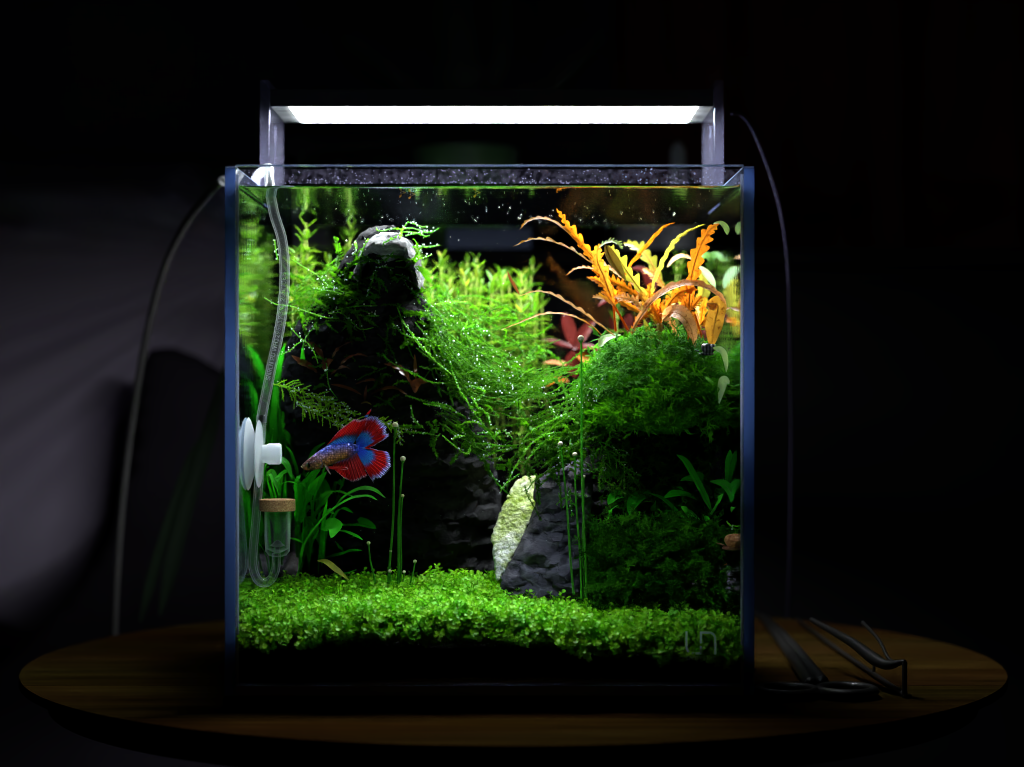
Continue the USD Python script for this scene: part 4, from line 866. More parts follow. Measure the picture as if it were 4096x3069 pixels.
leafy('strap_leaf_plant', 'green plant with long arching strap leaves in front of the dark rock at left', 'plant', P(1190, 2330, .10),
      [(Y5((140, 1480), (230, 1100), (430, 800), (640, 600), (860, 480), (1060, 450), (1190, 500)), 28, (.09, .06), 'broad_bright', (0, -.45, 1), dict(VG, profile='strap', seg=40)),
       (Y5((600, 640), (730, 480), (860, 400), (1000, 350), (1150, 370), (1300, 470)), 34, (.10, .075), 'broad_bright', (0, -.6, 1), dict(VG, profile='leaf', seg=36)),
       (Y5((190, 590), (270, 420), (380, 280), (520, 120)), 36, (.11, .10), 'broad', (.5, -1, .3), dict(VG, profile='strap')),
       (Y5((180, 420), (240, 300), (340, 170), (440, 90)), 30, (.11, .105), 'broad', (.3, -1, .5), dict(VG, profile='strap')),
       (Y5((130, 900), (150, 500), (130, 300), (130, 195)), 34, .095, 'broad', CAMF, dict(VG, profile='strap')),
       (Y5((180, 330), (220, 230), (300, 110)), 20, .12, 'broad', CAMF, dict(profile='strap')),
       (Y5((400, 1300), (520, 1330), (650, 1430), (810, 1560)), 28, (.08, .05), 'olive_leaf', (0, -.7, 1), dict(profile='strap', label='yellowing fallen strap leaf')),
       (D5((300, 760), (310, 660), (380, 620), (450, 660), (495, 770)), 34, (.10, .085), 'broad_bright', (0, -.5, 1), dict(VG, profile='strap')),
       (D5((320, 780), (340, 720), (370, 780), (388, 855)), 30, (.09, .08), 'broad_bright', CAMF, VG),
       (D5((400, 880), (410, 810), (470, 790), (525, 800)), 18, .09, 'broad_bright', UP, dict(profile='strap')),
       (D5((560, 780), (600, 700), (660, 560), (750, 490)), 20, .13, 'broad', CAMF, dict(profile='strap')),
       (D5((280, 860), (290, 720), (330, 670)), 30, .11, 'broad', CAMF, VG), (D5((460, 1200), (520, 1215), (575, 1240)), 16, .08, 'broad_bright', UP, dict(profile='strap')),
       (D5((550, 900), (540, 820), (530, 760)), 20, .10, 'broad_bright', CAMF, dict(profile='strap')),
       (D5((500, 1000), (540, 960), (640, 930), (740, 900)), 20, .12, 'broad', UP, {}), (D5((620, 960), (570, 1020), (560, 1100)), 34, .12, 'broad', CAMF, {})])
bk = []
rr_ = np.random.default_rng(31)
for k in range(46):
    x0 = rr_.uniform(960, 1230); yb = rr_.uniform(1900, 2250); h = rr_.uniform(260, 640); le = rr_.uniform(-70, 90)
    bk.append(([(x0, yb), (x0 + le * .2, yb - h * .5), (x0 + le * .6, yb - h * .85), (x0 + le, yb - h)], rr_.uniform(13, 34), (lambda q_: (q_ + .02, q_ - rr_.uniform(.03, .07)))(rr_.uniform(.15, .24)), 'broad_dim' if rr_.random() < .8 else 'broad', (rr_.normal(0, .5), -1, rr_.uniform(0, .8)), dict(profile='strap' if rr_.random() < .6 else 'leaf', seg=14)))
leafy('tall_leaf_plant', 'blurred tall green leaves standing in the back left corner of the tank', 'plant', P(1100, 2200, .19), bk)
ft = []
for k in range(16):
    x0 = rr_.uniform(985, 1320); yb = rr_.uniform(2240, 2330); h = rr_.uniform(120, 420); le = rr_.uniform(-60, 60)
    ft.append(([(x0, yb), (x0 + le * .3, yb - h * .6), (x0 + le, yb - h)], rr_.uniform(8, 18), rr_.uniform(.08, .14), 'broad', (rr_.normal(0, .5), -1, .3), dict(profile='strap', seg=12)))
for k in range(18):
    x0 = rr_.uniform(1090, 1330); yb = rr_.uniform(2200, 2310); h = rr_.uniform(170, 430); le = rr_.uniform(-130, 170)
    ft.append(([(x0, yb), (x0 + le * .25, yb - h * .6), (x0 + le * .7, yb - h * .95), (x0 + le * 1.3, yb - h * .9)], rr_.uniform(22, 40), (.15, rr_.uniform(.07, .11)), 'broad_bright' if k % 3 else 'broad', (rr_.normal(0, .4), -.7, .7), dict(profile='strap' if k % 2 else 'leaf', seg=18, vein='vein_green')))
leafy('grass_leaf_plant', 'green strap and grassy leaves around the glass gas diffuser', 'plant', P(1120, 2320, .10), ft)

# broad green plants, lower right
R2 = lambda *a: [(2350 + x * .3018, 1800 + y * .3018) for x, y in a]
leafy('broad_leaf_plant', 'dark green broad leaved plant by the right pane below the moss mound', 'plant', P(2860, 2140, .08),
      [(R2((1640, 800), (1520, 560), (1400, 330), (1290, 150), (1175, 62)), 30, (.07, .055), 'broad_bright', (.4, -1, .3), dict(VG, profile='strap', seg=36)),
       (R2((1640, 640), (1540, 480), (1400, 400), (1205, 415)), 62, .085, 'broad', (0, -.8, .7), dict(VG)),
       (R2((1450, 660), (1300, 600), (1150, 590), (985, 650)), 40, .07, 'broad', (0, -1, .7), dict(VG, profile='strap', label='leaf with a pale margin')),
       (R2((1640, 640), (1580, 480), (1480, 360), (1400, 330)), 50, .09, 'broad', RF, VG),
       (R2((1900, 620), (1890, 400), (1890, 150), (1890, -30)), 40, .075, 'broad_bright', (-.15, -1, .2), dict(VG, profile='strap')),
       (R2((1985, 780), (1900, 560), (1790, 450), (1620, 420)), 36, (.06, .075), 'broad_bright', (-.2, -.8, .8), dict(VG, profile='strap')),
       (R2((1700, 720), (1720, 600), (1790, 480), (1800, 360)), 40, .095, 'broad', CAMF, VG), (R2((1620, 880), (1680, 760), (1740, 650), (1810, 570)), 26, .065, 'broad_bright', CAMF, dict(VG)),
       (R2((1460, 885), (1390, 880), (1300, 830), (1230, 740)), 46, .065, 'broad_bright', CAMF, dict(profile='strap', wave=.03)),
       (R2((1380, 1000), (1200, 840), (1000, 650), (770, 560)), 20, (.07, .085), 'broad', UP, dict(VG, profile='strap', seg=30)),
       (R2((1960, 960), (1960, 800), (2000, 770), (2070, 800)), 40, .05, 'broad_bright', UP, {}), (R2((1120, 520), (1180, 490), (1280, 540)), 26, .085, 'broad', CAMF, {}),
       (R2((990, 830), (1050, 820), (1120, 800)), 26, .09, 'broad', CAMF, {}), (R2((1560, 940), (1600, 880)), 26, .06, 'broad', CAMF, {}),
       (R2((1850, 900), (1880, 700), (1900, 560)), 34, .09, 'broad', CAMF, dict(profile='strap'))])
leafy('notched_leaf_plant', 'mossy notched green leaves low on the dark rock at right', 'plant', P(2520, 2100, .09),
      [(R2((880, 560), (700, 620), (600, 740), (555, 885)), 62, .082, 'broad', (-.2, -1, .5), dict(VG, label='leaf with yellow spots')), (R2((620, 600), (480, 600), (350, 650), (265, 740)), 60, .09, 'broad', (-.2, -1, .5), VG),
       (R2((240, 980), (300, 820), (420, 720)), 26, .085, 'broad', CAMF, {}), (R2((950, 1060), (880, 930), (850, 800)), 12, .08, 'broad_bright', CAMF, dict(profile='strap')),
       (R2((830, 800), (880, 760), (905, 660)), 24, .08, 'broad_bright', RF, {}), (R2((1390, 1440), (1460, 1380), (1560, 1290)), 44, .07, 'broad', (0, -.8, .8), {}),
       (R2((1370, 1290), (1340, 1150), (1290, 1040)), 5, .075, 'broad', CAMF, {})])
# brown leaves growing on the peak
B8 = lambda *a: [(1150 + x * .2712, 1280 + y * .2712) for x, y in a]
leafy('brown_leaf_plant', 'small reddish brown leaved plant on the left face of the rock peak', 'plant', P(1300, 1560, .105),
      [(B8((530, 620), (480, 500), (390, 380), (260, 320)), 26, .10, 'brown_leaf', RF, dict(wave=.06)), (B8((560, 760), (560, 660), (600, 620), (670, 590)), 34, .095, 'brown_leaf', CAMF, dict(wave=.06)),
       (B8((660, 560), (740, 440), (850, 360), (980, 320)), 20, .11, 'brown_leaf', UP, {}), (B8((780, 660), (900, 570), (1040, 515), (1195, 545)), 24, .105, 'brown_leaf', UP, {}),
       (B8((640, 820), (740, 730), (850, 700), (945, 740)), 26, .10, 'brown_leaf', UP, {}), (B8((1000, 950), (1150, 905), (1300, 890), (1410, 955)), 20, .105, 'brown_leaf', UP, {}),
       (B8((640, 950), (800, 990), (960, 1040), (1095, 1110)), 24, .095, 'brown_leaf', UP, {}), (B8((1230, 1100), (1400, 1030), (1580, 1010), (1800, 1130)), 26, .10, 'brown_leaf', UP, {}),
       (B8((1140, 1200), (1150, 1080), (1168, 960)), 12, .10, 'brown_leaf', CAMF, {}), (B8((440, 780), (320, 700), (180, 620), (60, 520)), 44, .105, 'brown_leaf', UP, {}), (B8((1080, 1240), (1160, 1220), (1240, 1250)), 14, .095, 'under_leaf', UP, {})])
leafy('brown_leaf_plant', 'reddish brown notched leaves on the right flank of the rock peak', 'plant', P(1665, 1560, .10),
      [(B8((1840, 960), (1740, 800), (1600, 690), (1400, 640)), 34, .10, 'brown_leaf', RF, dict(wave=.08, lobes=4, lobe_depth=.5)), (B8((1890, 880), (1880, 700), (1875, 500)), 16, .10, 'brown_leaf', RF, {}),
       (B8((1880, 1080), (1890, 960), (1960, 910), (2065, 920)), 34, .095, 'brown_leaf', CAMF, dict(wave=.08)), (B8((1900, 1000), (1850, 950), (1900, 870)), 22, .095, 'brown_leaf', CAMF, {})])

# ------------------------------------------------------------------ stem plants (back row)
def stem_proto(seed, n_pairs, h, L, w, mats, lean=.004):
    r = np.random.default_rng(seed)
    sp = np.array([(lean * math.sin(t * 2.2 + seed), lean * .6 * math.sin(t * 3 + seed * 2), h * t) for t in np.linspace(0, 1, 14)])
    out = [('stem', tube(sp, np.linspace(.0009, .0006, 14), 6), mats[1])]
    for k in range(n_pairs):
        t = 0.12 + .86 * k / (n_pairs - 1)
        c = np.array([np.interp(t, np.linspace(0, 1, 14), sp[:, j]) for j in range(3)])
        a = k * 1.5708 + r.uniform(-.3, .3)
        for s in ((0, np.pi) if k == n_pairs - 1 else (0, 1.5708, np.pi, 4.712)):
            top = k >= n_pairs - 2
            el = r.uniform(.2, .6) + (.45 if top else 0)
            d = np.array([math.cos(a + s), math.sin(a + s), 0]); l = L * r.uniform(.8, 1.15) * (.85 if k == n_pairs - 1 else 1)
            p = np.array([c + d * l * u * math.cos(el) + np.array([0, 0, l * (u * math.sin(el) - .35 * u * u * (0 if top else 1))]) for u in np.linspace(0, 1, 6)])
            out.append(('leaf', blade(p, w * r.uniform(.8, 1.15), (0, 0, 1), .2, across=2, profile='leaf'), mats[2] if (top and r.random() < .25) else mats[0]))
    return out


BG = [M['stem_leaf'], M['stem'], M['amber_leaf']]
protos_spec = [(1, 12, .085, .0100, .0026), (2, 14, .105, .0095, .0025), (3, 10, .075, .0108, .0027), (4, 15, .12, .0095, .0025), (5, 12, .095, .0105, .0028), (6, 18, .14, .0105, .0029)]
first = {}
spots = []
r = np.random.default_rng(5)
for k in range(42):      # bushy mass right of the peak
    px = r.uniform(1690, 2140); yy = r.uniform(.20, .272)
    topy = np.interp(px, [1690, 1800, 1900, 2000, 2100, 2150], [1015, 1030, 1045, 1070, 1090, 1180]) + abs(r.normal(0, 90)) - 10
    spots.append((px, topy, yy, r.integers(0, 6), 'm'))
for px, topy, yy, kk in ((1905, 1030, .255, 1), (2128, 1055, .262, 0), (1990, 1095, .26, 4)): spots.append((px, topy, yy, kk, 'm'))
for k in range(28):      # left back corner
    px = r.uniform(965, 1260); yy = r.uniform(.17, .272)
    topy = np.interp(px, [960, 1100, 1200, 1270], [920, 960, 960, 1040]) + abs(r.normal(0, 190))
    spots.append((px, topy, yy, r.integers(0, 6), 'l'))
for px, topy, yy, kk in ((1205, 895, .215, 5), (1170, 1010, .20, 3), (1235, 1040, .21, 5), (1330, 1040, .24, 1), (1425, 905, .25, 2), (1385, 975, .255, 2), (1300, 1120, .235, 4)): spots.append((px, topy, yy, kk, 'l'))
for px, topy, yy, kk in ((2790, 1040, .262, 4), (2850, 1050, .25, 1), (2905, 1020, .262, 0), (2450, 1240, .275, 2), (2180, 1180, .27, 3)): spots.append((px, topy, yy, kk, 'r'))
BIN = {'m': ([1690, 1760, 1840, 1930, 2030, 2200], ['tucked against the right edge of the peak', 'rising just right of the peak', 'in the left half of the bushy row', 'in the right half of the bushy row', 'at the open right end of the row']),
       'l': ([950, 1010, 1060, 1120, 1180, 1250, 1450], ['nearest the left pane in the back corner', 'between the left pane and the hose', 'behind the upper part of the hose', 'just right of the hose', 'between the hose and the peak', 'close behind the left shoulder of the peak']),
       'r': ([2100, 2300, 2700, 2830, 2880, 3000], ['behind the brown leaf tip', 'behind the red leaves', 'behind the tall orange leaf', 'behind the arching pinkish leaf', 'against the right pane at the back'])}
GRP = {'m': 'stem plants massed right of the peak', 'l': 'stem plants in the back left corner', 'r': 'stem plants at the back right'}
RANK = ['tallest', 'second tallest', 'third tallest', 'fourth tallest', 'fifth tallest', 'sixth tallest', 'seventh tallest', 'eighth tallest', 'ninth tallest', 'tenth tallest', 'eleventh tallest', 'twelfth tallest', 'thirteenth tallest', 'fourteenth tallest', 'shortest']
cell = lambda s_: (s_[4], int(np.clip(np.searchsorted(BIN[s_[4]][0], s_[0]) - 1, 0, len(BIN[s_[4]][1]) - 1)))
by = {}
for s_ in sorted(spots, key=lambda q_: q_[1]): by.setdefault(cell(s_), []).append(s_)
for sp_ in spots:
    px, topy, yy, kk, side = sp_
    tp = P(px, topy, yy); seed, npair, h, L, w = protos_spec[kk]
    sc_ = r.uniform(.9, 1.15) * (1.12 if side == 'l' else 1)
    loc = (tp[0], yy, tp[2] - h * sc_)
    if abs(loc[0]) > .128: loc = (math.copysign(.128, loc[0]), yy, loc[2])
    c_ = cell(sp_); n_ = [id(q_) for q_ in by[c_]].index(id(sp_))
    where = BIN[side][1][c_[1]]
    lab = f'blurred green stem plant {where}' + ('' if len(by[c_]) == 1 else f', {RANK[min(n_, 14)]} there')
    grp = GRP[side]
    if kk not in first:
        t = thing('stem_plant', lab, 'aquatic plant', (0, 0, 0), grp)
        for nm, vf, mt in stem_proto(*protos_spec[kk], BG): part(t, nm, vf, mt)
        x = UsdGeom.Xform(stage.GetPrimAtPath(t.path)); x.ClearXformOpOrder()
        x.GetPrim().RemoveProperty('xformOp:translate')
        x.AddTranslateOp().Set(Gf.Vec3d(*map(float, loc))); x.AddRotateZOp().Set(float(r.uniform(0, 360))); x.AddScaleOp().Set(Gf.Vec3f(sc_, sc_, sc_))
        first[kk] = t
    else:
        path = free('/World', 'stem_plant'); x = UsdGeom.Xform.Define(stage, path)
        x.GetPrim().GetReferences().AddInternalReference(first[kk].path); x.GetPrim().SetInstanceable(True)
        x.GetPrim().GetAttribute('xformOp:translate').Set(Gf.Vec3d(*map(float, loc)))
        x.GetPrim().GetAttribute('xformOp:rotateZ').Set(float(r.uniform(0, 360)))
        x.GetPrim().GetAttribute('xformOp:scale').Set(Gf.Vec3f(sc_, sc_, sc_))
        meta(x.GetPrim(), lab, 'aquatic plant', grp)

# ------------------------------------------------------------------ moss strands
def strand(p, seed, leaf=.0013, every=.00085, rad=.00026, fade=1.0):
    leaf = leaf * 1.45
    r = np.random.default_rng(seed)
    Lg = np.linalg.norm(np.diff(p, axis=0), axis=1).sum(); n = max(6, int(Lg / every))
    sl = np.concatenate([[0], np.cumsum(np.linalg.norm(np.diff(p, axis=0), axis=1))])
    s = np.linspace(0, Lg, n); q = np.stack([np.interp(s, sl, p[:, k]) for k in range(3)], 1)
    t, a, b = frames(q)
    out = [tube(q[::2] if n > 12 else q, rad, 4, False)]
    u = np.linspace(0, 1, n); size = leaf * (0.55 + .45 * np.sin(np.pi * np.clip(u * .9 + .1, 0, 1))) * np.where(u > .93, .6, 1)
    V, F, m = [], [], 0
    for sgn in (-1, 1):
        th = r.normal(0, .55, n) + (0 if sgn > 0 else np.pi)
        d = np.cos(th)[:, None] * a + np.sin(th)[:, None] * b
        d = d + t * r.uniform(.35, .9, n)[:, None]; d /= np.linalg.norm(d, axis=1, keepdims=True)
        w = np.cross(d, t); w /= np.linalg.norm(w, axis=1, keepdims=True) + 1e-9
        L = (size * r.uniform(.7, 1.25, n))[:, None]
        v = np.stack([q, q + d * L * .5 + w * L * .34, q + d * L, q + d * L * .5 - w * L * .34], 1).reshape(-1, 3)
        k = np.arange(n) * 4 + m
        F += [np.stack([k, k + 1, k + 2], 1), np.stack([k, k + 2, k + 3], 1)]; V.append(v); m += len(v)
    out.append((np.vstack(V), np.vstack(F)))
    return cat(out)


def feather(p, seed, side=.007, gap=.0035):
    """A frond: a main strand with shorter strands leaving it left and right."""
    r = np.random.default_rng(seed); out = [strand(p, seed, .0012)]
    sl = np.concatenate([[0], np.cumsum(np.linalg.norm(np.diff(p, axis=0), axis=1))]); t, a, b = frames(p)
    s = gap; k = 0
    while s < sl[-1] * .97:
        i = min(np.searchsorted(sl, s), len(p) - 1); u = s / sl[-1]
        vv = np.cross(t[i], (0, -1, .25)); vv /= np.linalg.norm(vv); sg = 1 if k % 2 else -1
        d = t[i] * .75 + vv * sg * .8 + r.normal(0, .18, 3); d /= np.linalg.norm(d); L = side * (1.15 - u) * r.uniform(.7, 1.2)
        out.append(strand(spline([p[i], p[i] + d * L * .5, p[i] + d * L + (0, 0, -L * .15)], 10), seed * 77 + k, .00095, .0009)); s += gap * r.uniform(.7, 1.2); k += 1
    return cat(out)


C5 = lambda *a: [(1300 + x * .2716, 850 + y * .2716) for x, y in a]
C4 = lambda *a: [(900 + x * .4224, 900 + y * .4224) for x, y in a]
C6 = lambda *a: [(1600 + x * .4828, 1200 + y * .4828) for x, y in a]
C7 = lambda *a: [(2200 + x * .4827, 1300 + y * .4827) for x, y in a]
hand = [  # on and around the peak (spine, depth)
    (C5((1100, 380), (1130, 270), (1180, 200), (1225, 135)), .12), (C5((1225, 145), (1330, 170), (1420, 215), (1530, 205)), .12), (C5((1120, 250), (1000, 240), (860, 270), (785, 270), (760, 230)), .12),
    (C5((1130, 250), (1260, 230), (1420, 270), (1560, 295), (1690, 225)), .12), (C5((1110, 290), (1250, 290), (1400, 320), (1480, 355), (1560, 330)), .12), (C5((1180, 345), (1300, 320), (1440, 300), (1580, 280)), .12),
    (C5((1290, 510), (1400, 510), (1550, 505), (1700, 480)), .115), (C5((1370, 650), (1400, 570), (1435, 470)), .115), (C5((1040, 720), (1200, 700), (1350, 680), (1480, 660), (1570, 620)), .11),
    (C5((320, 750), (480, 760), (640, 720), (800, 715), (900, 690), (1000, 620)), .105), (C5((610, 630), (640, 680), (720, 715), (800, 760)), .105), (C5((1010, 580), (960, 640), (900, 700), (860, 750)), .105),
    (C5((850, 490), (880, 440), (960, 400), (1060, 350)), .11), (C5((740, 820), (830, 800), (920, 810), (1025, 830)), .10), (C5((720, 860), (700, 990), (660, 1100), (620, 1250)), .105),
    (C5((560, 560), (500, 680), (420, 760), (300, 850), (150, 1020), (40, 1150)), .11), (C5((640, 400), (570, 520), (540, 640)), .115), (C5((450, 420), (460, 560), (400, 650)), .12),
    (C5((1160, 990), (1230, 1110), (1350, 1200), (1470, 1290), (1580, 1380), (1700, 1500), (1830, 1600)), .10), (C5((1040, 910), (1150, 940), (1250, 1010), (1380, 1110)), .105), (C5((1040, 800), (1180, 820), (1290, 870), (1350, 930)), .105),
    (C4((640, 330), (760, 410), (880, 480), (960, 560), (1090, 620), (1220, 690)), .10), (C4((370, 690), (480, 750), (620, 770), (740, 810), (860, 850), (960, 880), (1080, 885)), .085), (C4((980, 840), (1080, 830), (1150, 870), (1210, 930), (1290, 990), (1420, 970)), .095),
    (C4((1000, 820), (1130, 790), (1250, 770), (1440, 765)), .10), (C4((1340, 860), (1400, 860), (1460, 860)), .10), (C4((870, 920), (830, 980), (770, 1060), (740, 1130), (750, 1230)), .09),
    (C4((615, 960), (690, 1050), (780, 1120), (850, 1220), (880, 1310)), .085), (C4((510, 1230), (600, 1200), (680, 1130), (750, 1090)), .09), (C4((1500, 1220), (1530, 1270), (1640, 1340), (1760, 1390), (1894, 1460)), .09),
    (C4((1600, 950), (1660, 1010), (1750, 1060), (1894, 1090)), .095), (C4((1630, 780), (1680, 900), (1760, 1030), (1830, 1130), (1894, 1210)), .095), (C4((960, 1310), (970, 1430), (990, 1540), (1060, 1640)), .085),
    (C4((940, 1580), (960, 1650), (1080, 1660)), .08), (C4((820, 590), (900, 610), (1010, 590), (1120, 640)), .095), (C4((860, 640), (960, 620), (1060, 640), (1210, 700)), .095), (C4((470, 150), (480, 240), (500, 330)), .12)]
hand += [  # right of the peak
    (C6((0, 270), (100, 310), (220, 330), (300, 370), (400, 500), (440, 620)), .095), (C6((20, 180), (120, 310), (220, 430), (330, 540), (430, 620)), .095), (C6((0, 560), (130, 620), (260, 680), (400, 690)), .09),
    (C6((440, 600), (480, 720), (560, 850), (640, 970), (720, 1070), (800, 1180)), .075), (C6((590, 800), (640, 880), (720, 950), (750, 1060)), .075), (C6((600, 860), (700, 760), (560, 700)), .09),
    (C6((190, 860), (330, 880), (430, 910), (540, 970)), .085), (C6((260, 850), (400, 880), (480, 940)), .085), (C6((90, 870), (110, 980), (200, 1070)), .085), (C6((30, 1095), (150, 1100), (280, 1115)), .08),
    (C6((350, 1120), (430, 1190), (500, 1250), (560, 1275), (585, 1210)), .07), (C6((430, 1160), (480, 1130), (535, 1125)), .07), (C6((480, 1050), (560, 1010), (640, 1020), (690, 1060)), .075),
    (C6((560, 1210), (700, 1190), (850, 1210), (990, 1200)), .075), (C6((640, 1105), (700, 1100), (740, 1100)), .07), (C6((770, 1150), (800, 1110), (825, 1085)), .07), (C6((700, 1235), (740, 1220), (800, 1205)), .07),
    (C6((670, 1320), (720, 1290), (790, 1270)), .07), (C6((800, 1250), (880, 1240), (945, 1225)), .075), (C6((790, 1310), (850, 1320)), .075), (C6((840, 940), (960, 980), (1060, 990), (1150, 1000)), .09),
    (C6((850, 1080), (900, 1110), (930, 1150)), .08), (C6((1240, 880), (1270, 950), (1310, 990)), .08), (C6((1380, 940), (1260, 1000), (1130, 1060), (1030, 1150), (990, 1250), (1020, 1280)), .07),
    (C6((1370, 950), (1430, 990), (1500, 1050), (1530, 1100)), .07), (C6((1330, 1095), (1200, 1120), (1080, 1200), (1000, 1320), (930, 1430), (880, 1540)), .065), (C6((1300, 1110), (1170, 1200), (1060, 1320), (1000, 1420)), .065),
    (C6((760, 1440), (800, 1510), (860, 1570), (920, 1620)), .065), (C6((990, 1440), (920, 1490), (860, 1540), (830, 1600)), .065), (C6((1320, 1140), (1320, 1250), (1345, 1390)), .06), (C6((1420, 1150), (1400, 1260), (1360, 1380)), .062),
    (C6((1600, 1240), (1600, 1320), (1605, 1400)), .07), (C6((1520, 1200), (1545, 1270), (1530, 1310)), .07), (C6((280, 40), (420, 20), (560, 20)), .12), (C6((500, 260), (600, 220), (720, 260)), .12)]
hand += [(C7((330, 830), (400, 820), (470, 790), (505, 740)), .07), (C7((380, 920), (450, 1030), (540, 1110), (640, 1190), (745, 1250)), .075), (C7((510, 1000), (560, 1060), (610, 1090), (645, 1060)), .075), (C7((365, 1020), (350, 1100), (360, 1190)), .072),
         (C7((440, 1090), (440, 1160), (445, 1230)), .072), (C7((445, 330), (430, 430), (410, 520), (390, 620)), .07), (C7((1005, 380), (1020, 450), (1050, 490)), .07), (C7((1190, 800), (1280, 750), (1380, 730), (1530, 722)), .07),
         (C7((1120, 540), (1170, 570), (1240, 600), (1310, 600)), .07), (C7((340, 720), (380, 770), (400, 720)), .072), (C7((150, 1340), (170, 1450), (180, 1600)), .055), (C7((50, 1490), (110, 1440), (180, 1400), (300, 1410)), .06),
         (C7((200, 1280), (260, 1230), (370, 1210)), .065), (C7((1870, 1060), (1900, 1130), (1560, 1160)), .055)]
hand = hand[:-1] + [([(2905, 2085), (2935, 2115), (2968, 2150)], .035)]
rr_ = np.random.default_rng(77)
def region(x, y):
    if x < 1480: return ("on the peak's left shoulder" if y < 1200 else "on the peak's upper left face" if y < 1480 else "low on the peak's left face")
    if x < 1790 and y < 1130: return "at the peak's very top" if y < 985 else "around the peak's crown"
    if x < 1750: return "just below the peak's crown" if y < 1400 else 'over the middle of the peak'
    if x < 2050: return 'on the right flank of the peak' if y < 1500 else 'in the gap right of the peak'
    if x < 2345: return 'in the sweep left of the mound' if y < 1690 else 'over the two tone stone'
    return 'on the moss mound' if y < 1650 else 'below the moss mound' if y < 1980 else 'low beside the right pane' if x > 2700 else 'near the foot of the tall stalks'
def manner(sp):
    sp = sorted(sp) if abs(sp[0][0] - sp[-1][0]) > 30 else sp
    dx, dy = sp[-1][0] - sp[0][0], sp[-1][1] - sp[0][1]
    L = math.hypot(dx, dy); w = 'short' if L < 75 else 'long' if L > 190 else 'slender'
    if abs(dx) < .4 * abs(dy): return f'{w} upright moss strand' if abs(dx) < 12 else f'{w} steep moss strand'
    return f'{w} moss strand ' + ('lying level' if abs(dy) < .22 * abs(dx) else 'falling rightward' if dy > 0 else 'rising rightward')
names = {}
for k, (sp, y) in enumerate(hand):
    mid = np.mean(np.array(sp), 0); names.setdefault(f'{manner(sp)} {region(*mid)}', []).append((mid[1], k))
lab_of = {}
on_strands = []
for nm, ks in names.items():
    ks.sort()
    for n_, (_, k) in enumerate(ks):
        tail = '' if len(ks) == 1 else (', upper one' if n_ == 0 else ', lower one') if len(ks) == 2 else f', {("topmost", "second from the top", "third from the top", "fourth from the top", "fifth from the top", "sixth from the top")[n_] if n_ < len(ks) - 1 else "lowest"}'
        lab_of[k] = nm + tail if len((nm + tail).split()) <= 16 else (nm + tail).replace('slender ', '').replace(' lying', '')
for k, (sp, y) in enumerate(hand):
    n = len(sp); yy = y + rr_.normal(0, .004, n).cumsum() * .5
    p = spline(np.array([P(a, b, c) for (a, b), c in zip(sp, yy)]), 40)
    p = drape(p)
    on_strands += [(q_, k) for q_ in p[3:-2]]
    single('moss_strand', strand(p, k, .0008 if k < 37 else .0013) if k < 71 or k % 3 == 0 else feather(p, k), M['moss'], lab_of[k], 'moss', 'moss strands trailing over the rocks')

# the tangled mass that nobody could count
bits = []
def guided(A, B, n, y0, y1, seed, spread=18, ln=(.35, 1.0), leaf=.0013):
    r = np.random.default_rng(seed); A, B = np.array(A, float), np.array(B, float)
    for k in range(n):
        u = r.random(); sp = A * (1 - u) + B * u + r.normal(0, spread, A.shape)
        a = r.uniform(0, .55); b = min(1, a + r.uniform(*ln)); y = y0 + (y1 - y0) * u + r.normal(0, .006)
        pts = spline(np.array([P(q[0], q[1], y + .004 * math.sin(i * 1.7 + k)) for i, q in enumerate(sp)]), 60)[int(a * 59):max(int(b * 59), int(a * 59) + 6)]
        bits.append(strand(drape(pts), seed * 1000 + k, leaf))
def loose(n, poly, y0, y1, seed, ln=110, drop=.5):
    """Strands lying every way inside a region, each hanging a little at its tip."""
    r = np.random.default_rng(seed); pg = Polygon(poly); lo, hi = np.array(pg.bounds[:2]), np.array(pg.bounds[2:])
    k = 0
    while k < n:
        q = r.uniform(lo, hi)
        if not pg.contains(Point(q)): continue
        a = r.normal(.35, .9) + (np.pi if r.random() < .25 else 0); L = ln * r.uniform(.5, 1.5); y = r.uniform(y0, y1)
        d = np.array([math.cos(a), math.sin(a)]); m = np.array([-d[1], d[0]]) * r.normal(0, .16)
        sp = [q, q + d * L * .35 + m * L * .6, q + d * L * .7 + m * L * .5 + (0, L * .08 * drop), q + d * L + (0, L * .35 * drop)]
        bits.append(strand(drape(spline(np.array([P(u[0], u[1], y + r.normal(0, .003)) for u in sp]), 40)), seed * 1000 + k, r.uniform(.0011, .0019))); k += 1
guided([(1700, 1130), (1800, 1230), (1900, 1290), (2020, 1350), (2120, 1370)], [(1640, 1290), (1780, 1440), (1950, 1560), (2160, 1570), (2420, 1450)], 62, .17, .09, 1, 56, (.15, .42))
loose(84, [(1700, 1150), (1850, 1180), (2120, 1330), (2330, 1440), (2300, 1560), (2000, 1620), (1800, 1500), (1690, 1330)], .09, .17, 61)
loose(26, [(1420, 1010), (1560, 1000), (1690, 1120), (1740, 1300), (1700, 1500), (1500, 1420), (1380, 1250)], .09, .12, 65, 100)
loose(16, [(1200, 1330), (1400, 1280), (1600, 1500), (1560, 1660), (1250, 1560)], .09, .12, 66, 90)
loose(40, [(1190, 1100), (1400, 1010), (1480, 1150), (1420, 1260), (1200, 1330)], .10, .15, 62)
loose(46, [(1620, 1560), (1900, 1640), (2240, 1600), (2120, 1900), (1900, 1860), (1700, 1740)], .07, .10, 63, 70)
guided([(1760, 1300), (1850, 1430), (1990, 1500), (2130, 1500), (2280, 1400)], [(1700, 1380), (1820, 1560), (1980, 1600), (2180, 1570), (2380, 1480)], 70, .12, .09, 2, 30, (.2, .6))
